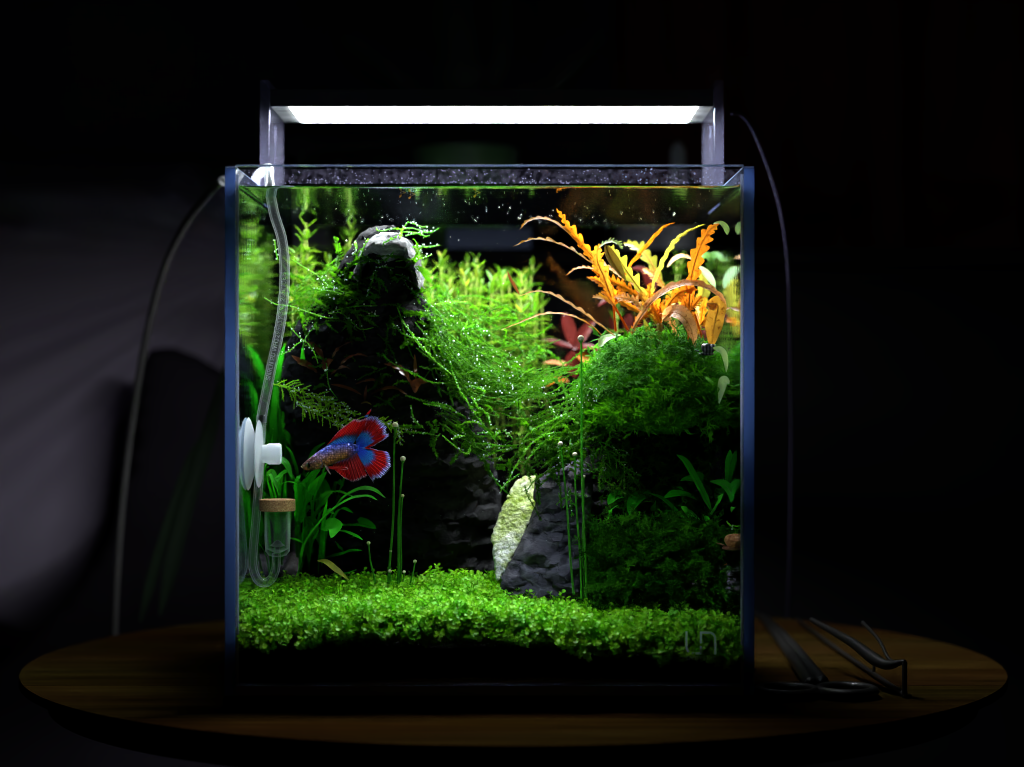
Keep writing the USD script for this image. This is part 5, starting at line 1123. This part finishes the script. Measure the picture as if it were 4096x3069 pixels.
guided([(1640, 1560), (1760, 1620), (1880, 1700), (1980, 1760)], [(1720, 1640), (1850, 1760), (1960, 1840), (2080, 1790)], 26, .09, .08, 3, 20, (.2, .5))
guided([(2420, 1590), (2330, 1650), (2220, 1720), (2120, 1800), (2050, 1900)], [(2480, 1680), (2390, 1740), (2300, 1820), (2220, 1880), (2170, 1960)], 64, .085, .062, 4, 34, (.15, .42), .0018)
loose(34, [(2060, 1760), (2300, 1640), (2440, 1640), (2420, 1860), (2200, 1900), (2080, 1950)], .055, .085, 64, 80, 1.2)
guided([(2080, 1700), (2190, 1640), (2320, 1600), (2420, 1560)], [(2050, 1780), (2180, 1740), (2300, 1690), (2420, 1640)], 20, .09, .08, 5, 24, (.2, .5))
guided([(1230, 1300), (1290, 1220), (1380, 1150), (1450, 1060)], [(1150, 1200), (1230, 1120), (1330, 1080), (1400, 1000)], 34, .12, .14, 6, 34, (.15, .5))
guided([(1260, 1190), (1330, 1165), (1420, 1160), (1520, 1200)], [(1290, 1240), (1350, 1200), (1430, 1190), (1500, 1230)], 14, .10, .10, 7, 14, (.3, .7))
guided([(2420, 1720), (2480, 1820), (2560, 1900), (2640, 1960)], [(2460, 1980), (2500, 2020), (2560, 2040), (2620, 2060)], 30, .085, .085, 8, 40, (.2, .5))
guided([(1670, 1300), (1690, 1420), (1760, 1540), (1860, 1640)], [(1740, 1200), (1800, 1350), (1900, 1450), (2020, 1560)], 36, .12, .13, 9, 34, (.2, .5))
single('moss_tangle', cat(bits), M['moss_web'], 'tangled green moss sweeping between the peak and the moss mound', 'moss', kind='stuff')
bits = []
for k, (sp, yb) in enumerate((([(1090, 1535), (1160, 1560), (1240, 1620), (1330, 1650), (1420, 1690), (1500, 1700)], .086), ([(1120, 1540), (1200, 1565), (1280, 1600), (1360, 1640), (1440, 1660)], .088), ([(1180, 1600), (1260, 1650), (1340, 1690), (1400, 1720)], .082), ([(1300, 1640), (1380, 1670), (1460, 1690), (1540, 1690), (1580, 1720), (1610, 1760)], .083),
                              ([(1480, 1690), (1560, 1700), (1620, 1720), (1650, 1730)], .084), ([(1190, 1620), (1230, 1640), (1290, 1645)], .08), ([(1330, 1700), (1400, 1715), (1470, 1740)], .08), ([(1560, 1690), (1590, 1730), (1600, 1780)], .082), ([(1240, 1585), (1330, 1610), (1400, 1630)], .09))):
    p = spline(Pz(sp, (yb + .004, yb - .004)), 40); bits.append(feather(p, 900 + k, .0085, .0026)); on_strands += [(q_, 900) for q_ in p[2:]] * 2
single('moss_branch', cat(bits), M['moss_bright'], 'bright feathery moss branch dotted with bubbles just above the fish', 'moss', kind='stuff')


# ------------------------------------------------------------------ moss mound on the right rock and moss at its foot
def frond(seed, L=.010, needles=18, droop=.5):
    r = np.random.default_rng(seed)
    sp = np.array([(L * .55 * t * t * droop * 1.6, L * .1 * math.sin(3 * t + seed), L * (t - .55 * droop * t * t)) for t in np.linspace(0, 1, 7)])
    out = [tube(sp, .00016, 3, False)]
    for k in range(needles):
        t = .15 + .85 * k / needles; c = np.array([np.interp(t, np.linspace(0, 1, 7), sp[:, j]) for j in range(3)])
        a = r.uniform(0, 6.28); l = L * .30 * r.uniform(.7, 1.2)
        d = np.array([math.cos(a), math.sin(a), .7]); e = np.array([math.cos(a) + .8, math.sin(a) * .6, -.2])
        s = np.cross(d, (0, 0, 1.0)); s /= np.linalg.norm(s); w = .00030
        p0, p1, p2 = c, c + d * l * .5, c + d * l * .55 + e * l * .45
        out.append((np.array([p0 - s * w, p0 + s * w, p1 + s * w, p1 - s * w, p2]), np.array([(0, 1, 2), (0, 2, 3), (3, 2, 4)])))
    return cat(out)


fr = [frond(1, .013, 20), frond(2, .015, 22, .7), frond(3, .012, 18, .4), frond(4, .014, 24, .9)]
r = np.random.default_rng(14)
C = P(2635, 1590, .098); RX, RY, RZ = S(285, .098), .062, S(225, .098)
n = 2000
u = r.normal(0, 1, (n, 3)); u /= np.linalg.norm(u, axis=1, keepdims=True)
u[:, 2] = np.abs(u[:, 2]) * 1.15 - .42; u /= np.linalg.norm(u, axis=1, keepdims=True)
lump = 1 + .16 * (meshkit.fbm(u * 2.6 + 5, 3, 2) - .5) * 2
pos = C + u * np.array([RX, RY, RZ]) * (lump * r.uniform(.82, 1.0, n))[:, None]
core = sphere((0, 0, 0), 1, 4); lc = 1 + .16 * (meshkit.fbm(core[0] * 2.6 + 5, 3, 2) - .5) * 2
cv_ = core[0].copy(); cv_[:, 2] = np.where(cv_[:, 2] < 0, cv_[:, 2] * .75, cv_[:, 2])
low = u[:, 2] < -.05
d = u * np.array([1, 1, .8]) + np.array([0, -.15, .45]) + r.normal(0, .25, (n, 3))
d[low] = u[low] + np.array([0, -.3, -.25]) + r.normal(0, .3, (low.sum(), 3))
ok = (np.abs(pos[:, 0]) < .138) & (pos[:, 1] > .02)
scatter('moss_mound', fr, M['moss_cap'], pos[ok], rot_to(d[ok], r.uniform(0, 6.28, ok.sum())), r.uniform(.75, 1.25, ok.sum()) * np.where(r.random(ok.sum()) > .94, 1.5, 1), 'dense dark green hairy moss mound on top of the right rock', r.integers(0, 4, ok.sum()), 'moss')
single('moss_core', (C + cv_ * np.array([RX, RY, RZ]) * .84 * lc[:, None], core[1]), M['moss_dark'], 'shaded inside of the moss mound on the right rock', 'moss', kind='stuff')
# hanging and low moss
n = 1250
x = r.uniform(2350, 2990, n); yv = 2085 + 330 * r.random(n) ** .9
yv = yv + 60 * np.abs((x - 2620) / 330) ** 2
dep = r.uniform(.056, .098, n) - .012 * (yv - 2000) / 400
pos = np.array([P(a, b, c) for a, b, c in zip(x, yv, dep)])
d = np.stack([r.normal(-.15, .55, n), r.normal(-.5, .35, n), r.normal(.45, .5, n)], 1)
ok = (np.abs(pos[:, 0]) < .1405) & (pos[:, 2] > .046)
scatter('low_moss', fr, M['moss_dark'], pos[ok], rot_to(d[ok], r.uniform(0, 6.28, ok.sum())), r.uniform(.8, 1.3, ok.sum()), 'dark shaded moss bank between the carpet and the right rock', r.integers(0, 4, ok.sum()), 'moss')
n = 300
x = r.uniform(2400, 2900, n); yv = r.uniform(1700, 2030, n); dep = r.uniform(.088, .115, n)
pos = np.array([P(a, b, c) for a, b, c in zip(x, yv, dep)])
d = np.stack([r.normal(0, .5, n), r.normal(-.6, .3, n), r.normal(-.3, .5, n)], 1)
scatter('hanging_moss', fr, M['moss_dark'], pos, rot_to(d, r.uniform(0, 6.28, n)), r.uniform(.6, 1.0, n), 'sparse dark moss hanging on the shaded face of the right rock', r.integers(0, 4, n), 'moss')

# ------------------------------------------------------------------ flower stalks with button heads
FS = [((1585, 1700), (1572, 2000), (1553, 2335), .075, 9, 10.5, 'tall flower stalk leaning by the tail of the fish, leftmost of its trio'),
      ((1608, 1835), (1600, 2080), (1592, 2335), .074, 9, 10, 'tall flower stalk right of the fish tail with its head at fin height'),
      ((1609, 1983), (1606, 2150), (1600, 2335), .078, 8, 6.5, 'shorter flower stalk touching the right side of the trio by the fish'),
      ((1473, 2172), (1485, 2250), (1502, 2335), .07, 7, 6.5, 'short flower stalk standing alone left of the trio under the fish'),
      ((1660, 2246), (1652, 2290), (1640, 2340), .07, 6.5, 6.5, 'short flower stalk leaning right of the trio by the dark rock'),
      ((1562, 2205), (1560, 2270), (1556, 2340), .076, 6, 5, 'small flower stalk close behind the leftmost tall stalk'),
      ((1560, 2285), (1562, 2310), (1564, 2345), .066, 7, 6.5, 'stub of a flower stalk at the foot of the trio, left one'),
      ((1616, 2288), (1614, 2310), (1612, 2345), .066, 6, 6, 'stub of a flower stalk at the foot of the trio, right one'),
      ((2319, 1354), (2330, 1800), (2347, 2410), .048, 9.5, 11.5, 'tallest flower stalk rising past the moss mound with a pale round head'),
      ((2245, 1776), (2265, 2050), (2296, 2380), .05, 9, 8.5, 'flower stalk in front of the two tone stone, left one'),
      ((2302, 1818), (2312, 2100), (2326, 2400), .05, 8.5, 8.5, 'flower stalk right of the two tone stone with a cream head'),
      ((2331, 1906), (2333, 2150), (2338, 2410), .053, 6.5, 5.5, 'thin flower stalk hidden beside the tallest stalk')]
for (a, b, c, y, w, hr_, lab) in FS:
    t = thing('flower_stalk', lab, 'flower stalk', P(c[0], c[1], y))
    p = spline([P(*c, y), P(*b, y), P(*a, y)], 30); ph_ = c[0] * .7; p = p + np.stack([.0007 * np.sin(np.linspace(0, 5, 30) + ph_), .0015 * np.sin(np.linspace(0, 3, 30) + ph_), np.zeros(30)], 1) * np.minimum(1, np.linspace(0, 3, 30))[:, None] * min(1, (c[1] - a[1]) / 400)
    rad = S(w, y) / 2 * np.linspace(1.15, .75, 30)
    part(t, 'stalk', tube(p, rad, 7), M['stalk'])
    hd = p[-1]; R_ = S(hr_ * 1.15, y)
    part(t, 'flower_head', sphere(hd, (R_, R_, R_ * .95), 2), M['bud'])
    part(t, 'collar', lathe([(rad[-1], -R_ * 1.5), (R_ * .75, -R_ * .65), (R_ * .9, -R_ * .2), (0, -R_ * .1)], hd, n=10), M['stalk'], 50)

# ------------------------------------------------------------------ snails
def snail(name, lab, c, R_, mat_shell, mat_foot, face=1, ang=0.0):
    t = thing(name, lab, 'snail', c)
    sh = sphere((0, 0, 0), 1, 3)
    v = sh[0].copy(); th = np.arctan2(v[:, 2], v[:, 0])
    rad = 1 + .06 * np.sin(3 * th + 5 * v[:, 1])
    v = v * rad[:, None] * np.array([1.05, .9, .95]); v[:, 0] += .25 * np.clip(v[:, 2], 0, 1) * -face
    ca, sa = math.cos(ang), math.sin(ang); v = np.stack([v[:, 0] * ca - v[:, 2] * sa, v[:, 1], v[:, 0] * sa + v[:, 2] * ca], 1)
    b = part(t, 'shell', (v * R_ + c, sh[1]), mat_shell)
    wh = sphere((0, 0, 0), 1, 2)
    part(b, 'spire', (wh[0] * np.array([.5, .5, .45]) * R_ + c + np.array([.72 * face, -.45, .35]) * R_, wh[1]), mat_shell)
    ft = sphere((0, 0, 0), 1, 2); fv = ft[0] * np.array([1.25, .6, .3]) * R_ + c + np.array([-.25 * face, 0, -.8]) * R_
    bd = part(t, 'foot', (fv, ft[1]), mat_foot)
    for s in (-.3, .3):
        part(bd, 'feeler', tube(spline([c + np.array([-1.15 * face, s, -.55]) * R_, c + np.array([-1.6 * face, s * 1.5, -.35]) * R_, c + np.array([-2.1 * face, s * 2, -.25]) * R_], 8), np.linspace(.10, .03, 8) * R_, 5), mat_foot)
M['shell_brown'] = MAT('brown_shell', {'g': ('geometry', {}), 'v': ('noise_texture', dict(scale=500.0, detail=4.0)), 'c': ('rgb_ramp', dict(ramp=[(0.3, (0.22, 0.05, 0.01)), (0.55, (0.5, 0.19, 0.05)), (0.75, (0.72, 0.42, 0.18))])), 'p': ('principled_bsdf', dict(roughness=0.4))}, [('g.position', 'v.vector'), ('v.fac', 'c.fac'), ('c.color', 'p.base_color')])
M['shell_dark'] = MAT('dark_shell', {'g': ('geometry', {}), 'v': ('wave_texture', dict(scale=160.0, distortion=3.0, detail=2.0)), 'c': ('rgb_ramp', dict(ramp=[(0.3, (0.012, 0.011, 0.014)), (0.7, (0.13, 0.12, 0.14))])), 'p': ('principled_bsdf', dict(roughness=0.35))}, [('g.position', 'v.vector'), ('v.fac', 'c.fac'), ('c.color', 'p.base_color')])
M['foot'] = plain('snail_foot', (0.25, 0.10, 0.04), 0.5)
snail('snail', 'brown snail with a rounded shell creeping on the right pane low down', P(2938, 2165, .03), S(34, .03), M['shell_brown'], M['foot'], 1, .3)
snail('snail', 'dark striped snail on top of the moss mound at right', P(2832, 1396, .052), S(25, .052), M['shell_dark'], M['shell_dark'], 1)

# ------------------------------------------------------------------ the fish
FY = .060
FQ = lambda a: [(1150 + x * .24143, 1600 + y * .24143) for x, y in a]
fish = thing('fish', 'red and blue fighting fish with spread fins swimming to the left', 'fish', P(1385, 1850, FY))
M['scales'] = MAT('fish_scales', {'uv': ('uvmap', dict(attribute='st')), 's': ('separate_xyz', {}), 'g': ('geometry', {}),
    'v': ('voronoi_texture', dict(scale=720.0, randomness=.6)), 'vr': ('rgb_ramp', dict(ramp=[(0.12, (1.45, 1.4, 1.5)), (0.45, (0.62, 0.60, 0.66)), (0.75, (0.16, 0.14, 0.18))])),
    'n': ('noise_texture', dict(scale=260.0, detail=3.0)), 'nm': ('math', dict(math_type='multiply_add', value2=.30, value3=-.15)), 'ya': ('math', dict(math_type='add')), 'xa': ('math', dict(math_type='add')),
    'vert': ('rgb_ramp', dict(ramp=[(0.0, (0.36, 0.11, 0.03)), (0.2, (0.64, 0.24, 0.05)), (0.42, (0.66, 0.28, 0.13)), (0.6, (0.50, 0.30, 0.46)), (0.78, (0.26, 0.26, 0.90)), (0.95, (0.07, 0.13, 0.85))])),
    'head': ('rgb_ramp', dict(ramp=[(0.0, (0.66, 0.54, 0.42)), (0.05, (0.50, 0.34, 0.24)), (0.11, (0.34, 0.12, 0.06)), (0.20, (0.42, 0.12, 0.05)), (0.27, (0.16, 0.05, 0.05)), (0.33, (0.36, 0.13, 0.11))])), 'hf': ('rgb_ramp', dict(ramp=[(0.26, (1, 1, 1)), (0.42, (0, 0, 0))])),
    'tail': ('rgb_ramp', dict(ramp=[(0.80, (0, 0, 0)), (0.96, (1, 1, 1))])), 'm1': ('mix', {}), 'm2': ('mix', dict(color2=(0.03, 0.09, 0.72))), 'm3': ('mix', dict(mix_type='multiply', fac=.9)),
    'b': ('bump', dict(strength=1.0, distance=.0006)), 'p': ('principled_bsdf', dict(roughness=.28, specular_ior_level=.7, metallic=.15))},
    [('uv.UV', 's.vector'), ('g.position', 'v.vector'), ('g.position', 'n.vector'), ('n.fac', 'nm.value1'), ('s.y', 'ya.value1'), ('nm.value', 'ya.value2'), ('s.x', 'xa.value1'), ('nm.value', 'xa.value2'), ('ya.value', 'vert.fac'), ('s.x', 'head.fac'), ('xa.value', 'hf.fac'), ('s.x', 'tail.fac'),
     ('hf.color', 'm1.fac'), ('vert.color', 'm1.color1'), ('head.color', 'm1.color2'), ('tail.color', 'm2.fac'), ('m1.color', 'm2.color1'), ('v.distance', 'vr.fac'), ('m2.color', 'm3.color1'), ('vr.color', 'm3.color2'), ('m3.color', 'p.base_color'), ('v.distance', 'b.height'), ('b.normal', 'p.normal')])


def finmat(name, ramp, streak=46.0):
    return MAT(name, {'uv': ('uvmap', dict(attribute='st')), 's': ('separate_xyz', {}), 'cx': ('combine_xyz', {}), 'mu': ('math', dict(math_type='multiply', value2=streak)), 'mv': ('math', dict(math_type='multiply', value2=2.2)),
        'n': ('noise_texture', dict(scale=1.0, detail=3.0, roughness=.6)), 'k': ('math', dict(math_type='multiply_add', value2=.34, value3=-.17)), 'a': ('math', dict(math_type='add')), 'c': ('rgb_ramp', dict(ramp=ramp)),
        'w': ('math', dict(math_type='sine')), 'w2': ('math', dict(math_type='multiply', value2=streak * 4.2)), 'wr': ('rgb_ramp', dict(ramp=[(0.0, (0.36, 0.36, 0.38)), (0.7, (0.85, 0.85, 0.85)), (1.0, (1.5, 1.6, 2.2))])), 'wm': ('math', dict(math_type='multiply_add', value2=.5, value3=.5)), 'm': ('mix', dict(mix_type='multiply', fac=.9)),
        'p': ('principled_bsdf', dict(roughness=.4, specular_ior_level=.3)), 't': ('translucent_bsdf', {}), 'x': ('mix_closure', dict(fac=.45))},
        [('uv.UV', 's.vector'), ('s.x', 'mu.value1'), ('s.y', 'mv.value1'), ('mu.value', 'cx.x'), ('mv.value', 'cx.y'), ('cx.vector', 'n.vector'), ('n.fac', 'k.value1'), ('s.y', 'a.value1'), ('k.value', 'a.value2'), ('a.value', 'c.fac'), ('s.x', 'w2.value1'), ('w2.value', 'w.value1'), ('w.value', 'wm.value1'), ('wm.value', 'wr.fac'),
         ('c.color', 'm.color1'), ('wr.color', 'm.color2'), ('m.color', 'p.base_color'), ('m.color', 't.color'), ('p.BSDF', 'x.closure1'), ('t.BSDF', 'x.closure2')], 'x.closure')


RED, DRED, BLU, CYA, WHT = (0.56, 0.010, 0.008), (0.28, 0.006, 0.008), (0.02, 0.10, 0.62), (0.04, 0.30, 0.70), (0.62, 0.68, 0.95)
M['tail_fin'] = finmat('tail_fin', [(0, (0.02, 0.05, 0.65)), (.18, BLU), (.42, CYA), (.50, (0.25, 0.08, 0.25)), (.56, RED), (.86, RED), (.93, (0.35, 0.30, 0.80)), (1, WHT)])
M['back_fin'] = finmat('back_fin', [(0, (0.02, 0.08, 0.45)), (.15, (0.03, 0.18, 0.42)), (.30, (0.02, 0.05, 0.08)), (.40, DRED), (.55, RED), (.92, RED), (1, (0.75, 0.45, 0.6))], 30)
M['belly_fin'] = finmat('belly_fin', [(0, (0.10, 0.06, 0.12)), (.12, DRED), (.3, RED), (.93, RED), (1, (0.85, 0.6, 0.7))], 30)
up_ = [(228, 1100), (255, 1058), (300, 1015), (400, 935), (500, 860), (600, 795), (700, 755), (800, 733), (900, 722), (1000, 722), (1080, 728), (1180, 755)]
lo_ = [(232, 1112), (262, 1150), (310, 1168), (400, 1166), (500, 1152), (600, 1118), (700, 1078), (800, 1040), (900, 1000), (1000, 962), (1080, 915), (1180, 870)]
U_ = spline(np.array([np.append(a, 0) for a in FQ(up_)]), 60)[:, :2]; L_ = spline(np.array([np.append(a, 0) for a in FQ(lo_)]), 60)[:, :2]
ns, na = 60, 28
V, UV = [], []
uu = np.linspace(0, 1, ns)
fy = lambda u: FY - .003 + .006 * u            # the fish is turned slightly towards the camera
for k in range(ns):
    a, b = P(*U_[k], fy(uu[k])), P(*L_[k], fy(uu[k])); c = (a + b) / 2; hv = (a - b) / 2; hh = np.linalg.norm(hv)
    wid = hh * np.interp(uu[k], [0, .08, .25, .45, .8, 1], [.75, .72, .74, .66, .40, .22])
    for j in range(na):
        t = 2 * np.pi * j / na
        V.append(c + hv * math.cos(t) + np.array([0, wid, 0]) * math.copysign(abs(math.sin(t)) ** .9, math.sin(t))); UV.append((uu[k], .5 + .5 * math.cos(t)))
i, j = np.meshgrid(np.arange(ns - 1), np.arange(na), indexing='ij')
q = np.stack([i * na + j, i * na + (j + 1) % na, (i + 1) * na + (j + 1) % na, (i + 1) * na + j], -1).reshape(-1, 4)
V = np.array(V); n0 = len(V); V = np.vstack([V, V[:na].mean(0, keepdims=True), V[-na:].mean(0, keepdims=True)]); UV += [(0, .5), (1, .5)]
k = np.arange(na)
F = np.vstack([q[:, :3], q[:, [0, 2, 3]], np.stack([np.full(na, n0), (k + 1) % na, k], 1), np.stack([np.full(na, n0 + 1), n0 - na + k, n0 - na + (k + 1) % na], 1)])
mm = trimesh.Trimesh(V, F, process=False); mm.fix_normals()
body = part(fish, 'body', (V, np.array(mm.faces)), M['scales'], True, np.array(UV))
ec = P(*FQ([(360, 1077)])[0], FY); er = S(11, FY)
hw = .0030
eye = part(fish, 'eye', sphere(ec + (0, -hw - .0006, 0), (er * 1.0, er * .55, er * 1.0), 2), plain('fish_eye', (0.004, 0.004, 0.006), 0.08, 0.8))
a = np.linspace(0, 2 * np.pi, 28)
part(eye, 'eye_rim', tube(np.stack([ec[0] + er * 1.02 * np.cos(a), np.full(28, ec[1] - hw - .0003), ec[2] + er * 1.02 * np.sin(a)], 1), .00028, 5, False), plain('fish_eye_rim', (0.35, 0.24, 0.16), 0.3))
part(fish, 'mouth', tube(spline([P(*q_, FY - .0032) for q_ in FQ([(226, 1100), (246, 1118), (285, 1128)])], 10), .00035, 5), plain('fish_lip', (0.55, 0.42, 0.32), 0.4))
part(fish, 'gill_cover', tube(spline([P(*q_, FY - .0058) for q_ in FQ([(545, 985), (572, 1030), (575, 1075), (545, 1120)])], 12), np.linspace(.00025, .0006, 12), 5), plain('fish_gill', (0.05, 0.025, 0.05), 0.4))


def fin(name, base, tip, mat, y0, sway, rows=22, cols=120, jag=.06, seed=0, pleat=.0006):
    """A fan of rays between the base line and the outer edge."""
    r = np.random.default_rng(seed)
    B = spline(np.array([np.append(a, 0) for a in FQ(base)]), cols)[:, :2]; T_ = spline(np.array([np.append(a, 0) for a in FQ(tip)]), cols)[:, :2]
    u = np.linspace(0, 1, cols); V, UV = [], []
    saw = np.abs(((u * cols / 3.4) % 1) - .5) * 2
    ln = 1 - jag * (1 - saw) * r.uniform(.6, 1.4, cols) + jag * .4 * (meshkit.noise(np.stack([u * 14, 0 * u, 0 * u], 1), seed) - .5)
    for k in range(rows):
        v = k / (rows - 1)
        pxy = B + (T_ - B) * (v * (1 + (ln - 1) * v))[:, None]
        y = y0 + sway(u, v) + pleat * v * np.sin(u * cols * 1.26 * .5)
        V.append(np.array([P(a, b, c) for (a, b), c in zip(pxy, np.broadcast_to(y, (cols,)))])); UV.append(np.stack([u, np.full(cols, v)], 1))
    V = np.vstack(V); UV = np.vstack(UV)
    i, j = np.meshgrid(np.arange(rows - 1), np.arange(cols - 1), indexing='ij')
    q = np.stack([i * cols + j, i * cols + j + 1, (i + 1) * cols + j + 1, (i + 1) * cols + j], -1).reshape(-1, 4)
    part(fish, name, (V, np.vstack([q[:, :3], q[:, [0, 2, 3]]])), M[mat], True, UV)


fin('tail_fin', [(1140, 760), (1150, 768), (1160, 778), (1170, 790), (1178, 800)], [(1130, 470), (1270, 330), (1380, 250), (1480, 270), (1560, 330), (1635, 425), (1655, 520), (1695, 590), (1560, 690), (1380, 792)], 'tail_fin', FY + .003, lambda u, v: .006 * v * np.sin(u * 5 + .6), 26, 150, .09, 1)
fin('tail_fin', [(1178, 805), (1172, 820), (1165, 838), (1155, 852), (1145, 862)], [(1390, 798), (1530, 838), (1680, 868), (1722, 1000), (1708, 1120), (1640, 1220), (1545, 1300), (1460, 1310), (1420, 1366), (1300, 1180)], 'tail_fin', FY + .003, lambda u, v: -.005 * v * np.sin(u * 4 + .3), 26, 150, .08, 2)
fin('back_fin', [(620, 788), (760, 742), (900, 726), (1020, 722), (1090, 728)], [(700, 690), (850, 510), (990, 400), (1130, 300), (1230, 318), (1330, 292), (1300, 420)], 'back_fin', FY + .001, lambda u, v: -.004 * v * np.sin(u * 5), 22, 110, .10, 3)
fin('fin_streamer', [(1270, 285), (1290, 285), (1325, 290)], [(1330, 205), (1385, 148), (1390, 165)], 'back_fin', FY - .001, lambda u, v: 0 * u, 10, 24, .12, 7, .0002)
fin('belly_fin', [(740, 1060), (860, 1015), (980, 968), (1080, 915), (1150, 868)], [(800, 1180), (900, 1270), (1000, 1335), (1090, 1362), (1190, 1338), (1280, 1295), (1330, 1275)], 'belly_fin', FY - .001, lambda u, v: .004 * v * np.sin(u * 6 + 1), 22, 110, .09, 4)
fin('pelvic_fin', [(640, 1100), (655, 1120), (670, 1140)], [(980, 1110), (1010, 1145), (900, 1165)], 'belly_fin', FY - .008, lambda u, v: .002 * v, 16, 24, .06, 5, .0002)
M['clear_fin'] = MAT('clear_fin', {'t': ('transparent_bsdf', {}), 'p': ('principled_bsdf', dict(base_color=(0.45, 0.25, 0.25), roughness=.4)), 'x': ('mix_closure', dict(fac=.6))}, [('t.BSDF', 'x.closure1'), ('p.BSDF', 'x.closure2')], 'x.closure')
fin('side_fin', [(590, 1040), (600, 1060), (605, 1085)], [(660, 1100), (725, 1245), (670, 1190)], 'clear_fin', FY - .0085, lambda u, v: -.002 * v, 12, 20, .1, 6, .0002)

# ------------------------------------------------------------------ bubbles and specks
r = np.random.default_rng(21)
bl = []
def pearls(poly, n, y, lo=.00022, hi=.0005):
    pg = Polygon(poly); a = np.array(pg.bounds)
    k = 0
    while k < n:
        q = r.uniform(a[:2], a[2:])
        if pg.contains(Point(q)):
            bl.append((P(q[0], q[1], y + r.normal(0, .006)), r.uniform(lo, hi) * (1.4 if r.random() < .08 else 1))); k += 1
for q_, k in on_strands:
    if r.random() < (.17 if k < 900 else .30):
        bl.append((q_ + r.normal(0, .0009, 3) + (0, -.0009, .0006), r.uniform(.00022, .00052) * (1.35 if r.random() < .08 else 1)))
pearls([(1380, 960), (1420, 960), (1420, 1140), (1380, 1140)], 12, .11, .0003, .0006)
pearls([(1260, 1100), (1400, 1090), (1420, 1200), (1300, 1200)], 34, .095)
pearls([(1630, 1180), (1900, 1280), (2150, 1500), (2350, 1600), (2000, 1620), (1750, 1500)], 150, .092, .0002, .0005)
pearls([(2280, 1540), (2400, 1540), (2380, 1640), (2260, 1640)], 40, .062, .00018, .00032)
pearls([(2350, 1400), (2880, 1420), (2850, 1560), (2380, 1540)], 26, .058, .00016, .0003)
pts = np.array([b[0] for b in bl]); sz = np.array([b[1] for b in bl])
ball = sphere((0, 0, 0), 1, 1)
eye3 = np.repeat(np.eye(3)[None], len(pts), 0)
scatter('bubbles', [ball], M['bubble'], pts, eye3, sz, 'tiny white oxygen bubbles pearling on the moss', np.zeros(len(pts), int), 'bubbles')
n = 520
pts = np.array([P(r.uniform(960, 2950), r.uniform(760, 2250), r.uniform(.02, .2)) for _ in range(n)]); pts = pts[np.abs(pts[:, 0]) < .142]
scatter('specks', [ball], M['bubble'], pts, np.repeat(np.eye(3)[None], len(pts), 0), r.uniform(.00006, .00016, len(pts)), 'fine white specks drifting in the open water', np.zeros(len(pts), int), 'specks')
n = 150
pts = np.stack([r.uniform(-.141, .141, n), .010 + .275 * r.random(n) ** .8, np.full(n, ZW - .0003)], 1)
scatter('surface_bubbles', [ball], M['bubble'], pts, np.repeat(np.eye(3)[None], n, 0), r.uniform(.00006, .00018, n) * np.where(r.random(n) > .96, 2.2, 1), 'small bubbles floating under the water surface', np.zeros(n, int), 'bubbles')
n = 360
zz = ZW + .0022 + .0085 * r.random(n) ** 2.4; zz = np.minimum(zz, ZT - .001)
pts = np.stack([r.uniform(-.141, .141, n), np.full(n, G + .0001), zz], 1)
cl = r.random(n) < .35; pts[cl, 0] = np.round(pts[cl, 0] / .021) * .021 + r.normal(0, .004, cl.sum()); pts[:, 0] = np.clip(pts[:, 0], -.142, .142)
scatter('water_drops', [ball], M['drop'], pts, np.repeat(np.eye(3)[None], n, 0), r.uniform(.00018, .00042, n), 'droplets clinging to the front pane just above the water line', np.zeros(n, int), 'drops')
for k, (px, py, y, lab) in enumerate(((1905, 777, .04, 'yellow green leaf fleck afloat near the middle of the surface'), (1607, 775, .04, 'pale leaf fleck afloat left of the middle of the surface'), (1645, 772, .05, 'smaller leaf fleck afloat beside the pale one'), (2860, 2325, .05, 'yellow leaf scrap lying in the shade near the right pane'), (2893, 2262, .05, 'lime leaf scrap caught on moss below the brown snail'))):
    c = P(px, py, y)
    if k < 3: c[2] = ZW - .0008
    t = single('leaf_scrap', cat([round_leaf(c, np.array([math.cos(a), -.5, math.sin(a)]), np.array([0, -.5, 1.0]), .0028, .0016) for a in ((.2, 2.4, 4.2) if k < 3 else (.3,))]), M['yellow_leaf'], lab, 'leaf')
